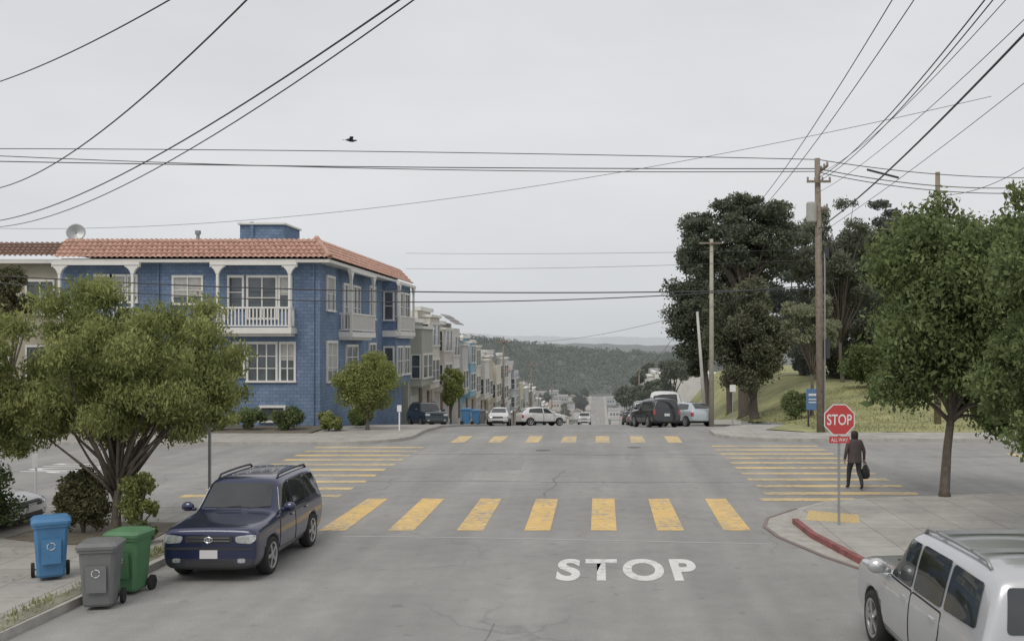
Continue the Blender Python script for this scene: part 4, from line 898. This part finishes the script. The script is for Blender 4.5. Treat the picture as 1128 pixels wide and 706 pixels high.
# ------------------------------------------------------------------ wires
def wire(a, b_, sag, r_, label, name='overhead_wire', ext=(0, 0)):
    a = P(*a) if not isinstance(a, Vector) else a; b_ = P(*b_) if not isinstance(b_, Vector) else b_
    d = b_-a; pts = []
    for i in range(41):
        t = i/40; u = (-ext[0])+(1+ext[0]+ext[1])*t; q = a+d*u; q = q-Vector((0, 0, sag*4*u*(1-u))); pts.append(q)
    o = MB().tube(pts, r_, 5).build(name, WIRE, None, True); tag(o, label, 'wire')
M_ = lambda y: Vector((10.1, 46, H-(y-HY)*46/F))
wire((0, 164, 47), M_(176), -.1, .02, 'topmost wire crossing the sky level from left edge to the main pole', ext=(.6, 0))
wire((0, 178, 46), M_(186), .1, .024, 'second wire crossing the sky level into the main pole', ext=(.6, 0))
wire((0, 172, 45), M_(189), .25, .02, 'third wire crossing the sky level just under the second', ext=(.6, 0))
wire((60, 252, 62), (960, 136, 44), 1.1, .012, 'long thin wire rising from behind the blue house to upper right', ext=(.3, .1))
wire((-60, 300, 47), M_(318), .5, .031, 'thick upper cable crossing in front of the blue house at window height', ext=(.5, 0))
wire((-60, 306, 46.5), M_(314), .95, .026, 'thick lower cable crossing in front of the blue house at window height', ext=(.5, 0))
wire((447, 279, 68), M_(275), .1, .010, 'thin upper wire from the blue house roof to the main pole')
wire((447, 296, 68), M_(286), .15, .010, 'thin lower wire from the blue house wall to the main pole')
wire(M_(176), (1128, 196, 50), .2, .02, 'topmost wire leaving the main pole to the right edge', ext=(0, .6))
wire(M_(186), (1128, 207, 50), .3, .022, 'second wire leaving the main pole to the right edge', ext=(0, .6))
wire(M_(190), (1128, 213, 48), .3, .02, 'third wire leaving the main pole to the right edge', ext=(0, .6))
wire((0, 90, 25), (187, 0, 17), .1, .014, 'wire across the top left corner of the sky', ext=(.8, .8))
wire((0, 207, 34), (272, 0, 16), .5, .016, 'wire descending steeply from the top to the left edge', ext=(.4, .5))
wire((0, 243, 42), (440, 0, 16), .6, .018, 'upper of two twin wires descending to the left edge', ext=(.2, .5))
wire((0, 250, 42), (456, 0, 16), .75, .014, 'lower of two twin wires descending to the left edge', ext=(.2, .5))
wire((983, 0, 17), (786, 268, 60), .8, .010, 'leftmost thin wire running up to the top edge right of centre', ext=(.3, 0))
wire((1007, 0, 17), (788, 270, 60), .8, .010, 'second thin wire running up to the top edge right of centre', ext=(.3, 0))
wire((1085, 0, 18), M_(196), .4, .015, 'upper of a close pair of wires rising right from the main pole', ext=(.4, 0))
wire((1094, 0, 18), M_(200), .4, .013, 'lower of a close pair of wires rising right from the main pole', ext=(.4, 0))
wire((1108, 0, 18), M_(192), .4, .009, 'thin wire just right of the close pair above the main pole', ext=(.4, 0))
wire((1128, 38, 18), M_(252), .25, .026, 'thick black cable rising from the main pole to the right edge', ext=(.4, 0))
wire((1128, 22, 18), M_(212), .3, .009, 'thin wire just above the thick black cable', ext=(.4, 0))
wire((1128, 92, 22), Vector((7, 70, 8)), .9, .009, 'thin lower wire rising to the right edge under the thick cable', ext=(.3, 0))
wire((1128, 185, 40), Vector((16.95, 50, 11.6)), .3, .014, 'short wire from the plain right pole to the right edge', ext=(.3, 0))
wire(Vector((6.75, 60, 8.2)), Vector((6, 150, gz(150)+8)), 1, .02, 'wire from the plain pale pole down the hill')
wire(M_(300), Vector((-9.2, 96, gz(96)+8)), 1, .012, 'wire from the main pole down to the left row of poles')
for (a, b_, lb) in (((-9.2, 96), (-9.2, 135), 'wire between the first and second thin poles down the left side'), ((-9.2, 135), (-9, 190), 'wire between the second and third thin poles down the left side'), ((6, 150), (6, 210), 'wire between the thin poles down the right side')):
    wire(Vector((a[0], a[1], gz(a[1])+8.1)), Vector((b_[0], b_[1], gz(b_[1])+8.3)), .6, .02, lb)
tag(MB().tube([P(955, 187, 45), P(990, 196, 45)], .05, 8).build('cable_splice', DPL), 'dark splice case on the wires just right of the main pole', 'cable splice')
# bird
bp_ = P(386, 155, 34); bd = empty('bird', bp_, R(25), 'small dark bird flying in the sky over the blue house', 'bird')
mb = MB().tube([(-.17, 0, .0), (-.11, 0, .01), (-.03, 0, 0), (.08, 0, -.005), (.15, 0, .01), (.19, 0, .02), (.23, 0, .015)], [.012, .03, .045, .045, .028, .024, .004], 8)
mb.add([(-.12, 0, 0), (-.27, -.05, .0), (-.27, .05, 0)], [(0, 1, 2)]); mb.build('body', DPL, bd, True)
for s in (-1, 1): MB().add([(.08, s*.03, .02), (-.05, s*.03, .01), (-.06, s*.2, .1), (-.1, s*.36, .06), (.0, s*.34, .07), (.07, s*.18, .11)], [(0, 1, 2, 5), (5, 2, 3, 4)]).build('wing', DPL, bd)
# ------------------------------------------------------------------ person
def skin_mesh(chains, name, mats, parent, assign=None, sub=1):
    me = bpy.data.meshes.new(name); bm = bmesh.new(); sk = bm.verts.layers.skin.verify(); V = {}
    def vert(p_, r_, k=None):
        key = tuple(round(a, 4) for a in p_)
        if key not in V:
            v = bm.verts.new(p_); v[sk].radius = (r_, r_); V[key] = v
            if len(V) == 1: v[sk].use_root = True
        return V[key]
    for ch in chains:
        pv = None
        for p_, r_ in ch:
            v = vert(p_, r_)
            if pv and not bm.edges.get((pv, v)): bm.edges.new((pv, v))
            pv = v
    bm.to_mesh(me); bm.free(); ob = bpy.data.objects.new(name, me); C.objects.link(ob)
    s = ob.modifiers.new('k', 'SKIN'); s.use_smooth_shade = True; u = ob.modifiers.new('s', 'SUBSURF'); u.levels = sub; u.render_levels = sub
    m2 = eval_mesh(ob); bpy.data.objects.remove(ob); m2.materials.clear()
    for m in mats: m2.materials.append(m)
    for p_ in m2.polygons: p_.use_smooth = True; p_.material_index = assign(p_.center) if assign else 0
    o = bpy.data.objects.new(name, m2); C.objects.link(o); o.parent = parent; return o
COAT = mat('dark_brown_coat', (.08, .065, .065), rough=.9, var=.15, scale=6); TROU = mat('dark_grey_trousers', (.04, .04, .048), rough=.9); SKIN_ = mat('skin', (.36, .21, .15), rough=.6); SHOE = mat('dark_shoes', (.03, .03, .03)); HAIR = mat('dark_hair', (.03, .022, .017), rough=.7, var=.3, scale=30)
pe = empty('person', (7.35, 28.7, .012), R(4), 'person in a dark jacket and trousers walking away over the right crosswalk', 'person')
pv = ((0, 0, .90), .12)
chains = [[pv, ((0, .01, 1.05), .115), ((0, .02, 1.22), .135), ((0, .02, 1.34), .12), ((0, .03, 1.43), .05), ((0, .04, 1.49), .06), ((0, .055, 1.555), .085), ((0, .05, 1.60), .075)],
  [((0, .055, 1.555), .085), ((0, .15, 1.54), .012)]]
for s, kn, an, he, to in ((-1, (-.12, .16, .50), (-.13, .20, .12), (-.13, .19, .05), (-.14, .36, .035)), (1, (.12, .0, .48), (.12, -.26, .17), (.12, -.27, .10), (.13, -.13, .03))):
    chains.append([pv, ((s*.10, 0, .84), .11), (((s*.10+kn[0])/2, kn[1]*.55, .67), .095), (kn, .075), (((kn[0]+an[0])/2, (kn[1]+an[1])/2-.015, (kn[2]+an[2])/2+.05), .068), (an, .055), (he, .042), (to, .034)])
for s, el, wr in ((-1, (-.27, -.06, 1.10), (-.28, .05, .87)), (1, (.27, .0, 1.09), (.29, .06, .85))):
    chains.append([((0, .02, 1.34), .12), ((s*.17, .02, 1.35), .075), (((s*.17+el[0])/2-.0, (el[1]+.02)/2, 1.22), .068), (el, .056), (wr, .04), ((wr[0], wr[1]+.015, wr[2]-.05), .03)])
    pl = (wr[0], wr[1]+.015, wr[2]-.05)
    for k in range(4):
        yy = pl[1]-.03+.02*k; L = [.065, .08, .085, .075][k]
        chains.append([(pl, .03), ((pl[0]+s*.004, yy, pl[2]-.035), .011), ((pl[0], yy+.004, pl[2]-.035-L*.5), .010), ((pl[0]-s*.02, yy+.004, pl[2]-.035-L*.8), .008)])
    chains.append([(pl, .03), ((pl[0]-s*.012, pl[1]+.04, pl[2]-.01), .012), ((pl[0]-s*.022, pl[1]+.055, pl[2]-.045), .010)])
def asg(c):
    if c.z > 1.455: return 2
    if abs(c.x) > .2 and c.z < .855: return 2
    if c.z < .09 or (c.z < .14 and c.y < -.1): return 3
    return 0 if (c.z > .86) else 1
skin_mesh(chains, 'body', [COAT, TROU, SKIN_, SHOE], pe, asg)
mb = MB(); vs = []; lv = [(1.44, .08, .075), (1.40, .17, .11), (1.34, .21, .14), (1.2, .205, .16), (1.05, .195, .16), (.92, .205, .17), (.80, .21, .175), (.76, .21, .18), (.755, .19, .16)]
for z, a, b_ in lv:
    for k in range(24): t = 2*math.pi*k/24; f_ = 1+.03*math.sin(6*t)*(z < .95); vs.append((a*math.cos(t)*f_, .02+b_*math.sin(t)*f_, z))
mb.add(vs, [(i*24+k, i*24+(k+1) % 24, i*24+24+(k+1) % 24, i*24+24+k) for i in range(len(lv)-1) for k in range(24)]); mb.build('coat', COAT, pe, True)
mb = MB(); vs = []; lv = [(1.675, .01, .01), (1.67, .05, .055), (1.64, .09, .10), (1.58, .105, .115), (1.52, .105, .105), (1.46, .10, .085), (1.39, .085, .06)]
for z, a, b_ in lv:
    for k in range(20): t = 2*math.pi*k/20; vs.append((a*math.cos(t), .03+b_*math.sin(t)*(1 if math.sin(t) < 0 else .72), z))
mb.add(vs, [(i*20+k, i*20+(k+1) % 20, i*20+20+(k+1) % 20, i*20+20+k) for i in range(len(lv)-1) for k in range(20)]); mb.build('hair', HAIR, pe, True)
bg_ = empty('shopping_bag', (7.35+.32, 28.76, .31), R(60), 'black bag hanging from the hand of the walking person', 'bag')
vs = []
for z, a, b_ in [(0, .15, .08), (.06, .19, .12), (.25, .18, .11), (.38, .15, .04)]:
    for k in range(16): t = 2*math.pi*k/16; vs.append((a*math.cos(t)*(1+.04*math.sin(5*t)), b_*math.sin(t), z))
MB().add(vs, [(i*16+k, i*16+(k+1) % 16, i*16+16+(k+1) % 16, i*16+16+k) for i in range(3) for k in range(16)]+[tuple(range(16))[::-1]]).build('bag_body', mat('black_bag', (.018, .018, .02), rough=.6), bg_, True)
MB().tube([(-.1, 0, .36), (-.05, 0, .45), (0, 0, .485), (.05, 0, .45), (.1, 0, .36)], .01, 6).build('handle', DPL, bg_)

# ------------------------------------------------------------------ camera
cd = bpy.data.cameras.new('camera'); cam = bpy.data.objects.new('camera', cd); C.objects.link(cam)
cam.location = (0, 0, H); cam.rotation_euler = (R(90), 0, 0); cd.sensor_width = 36; cd.lens = 36*F/1128
cd.shift_x = -(VX-564)/1128; cd.shift_y = (HY-353)/1128; cd.clip_end = 40000; cd.clip_start = .1
S.camera = cam
S.view_settings.view_transform = 'Standard'; S.view_settings.look = 'None'; S.view_settings.exposure = 0
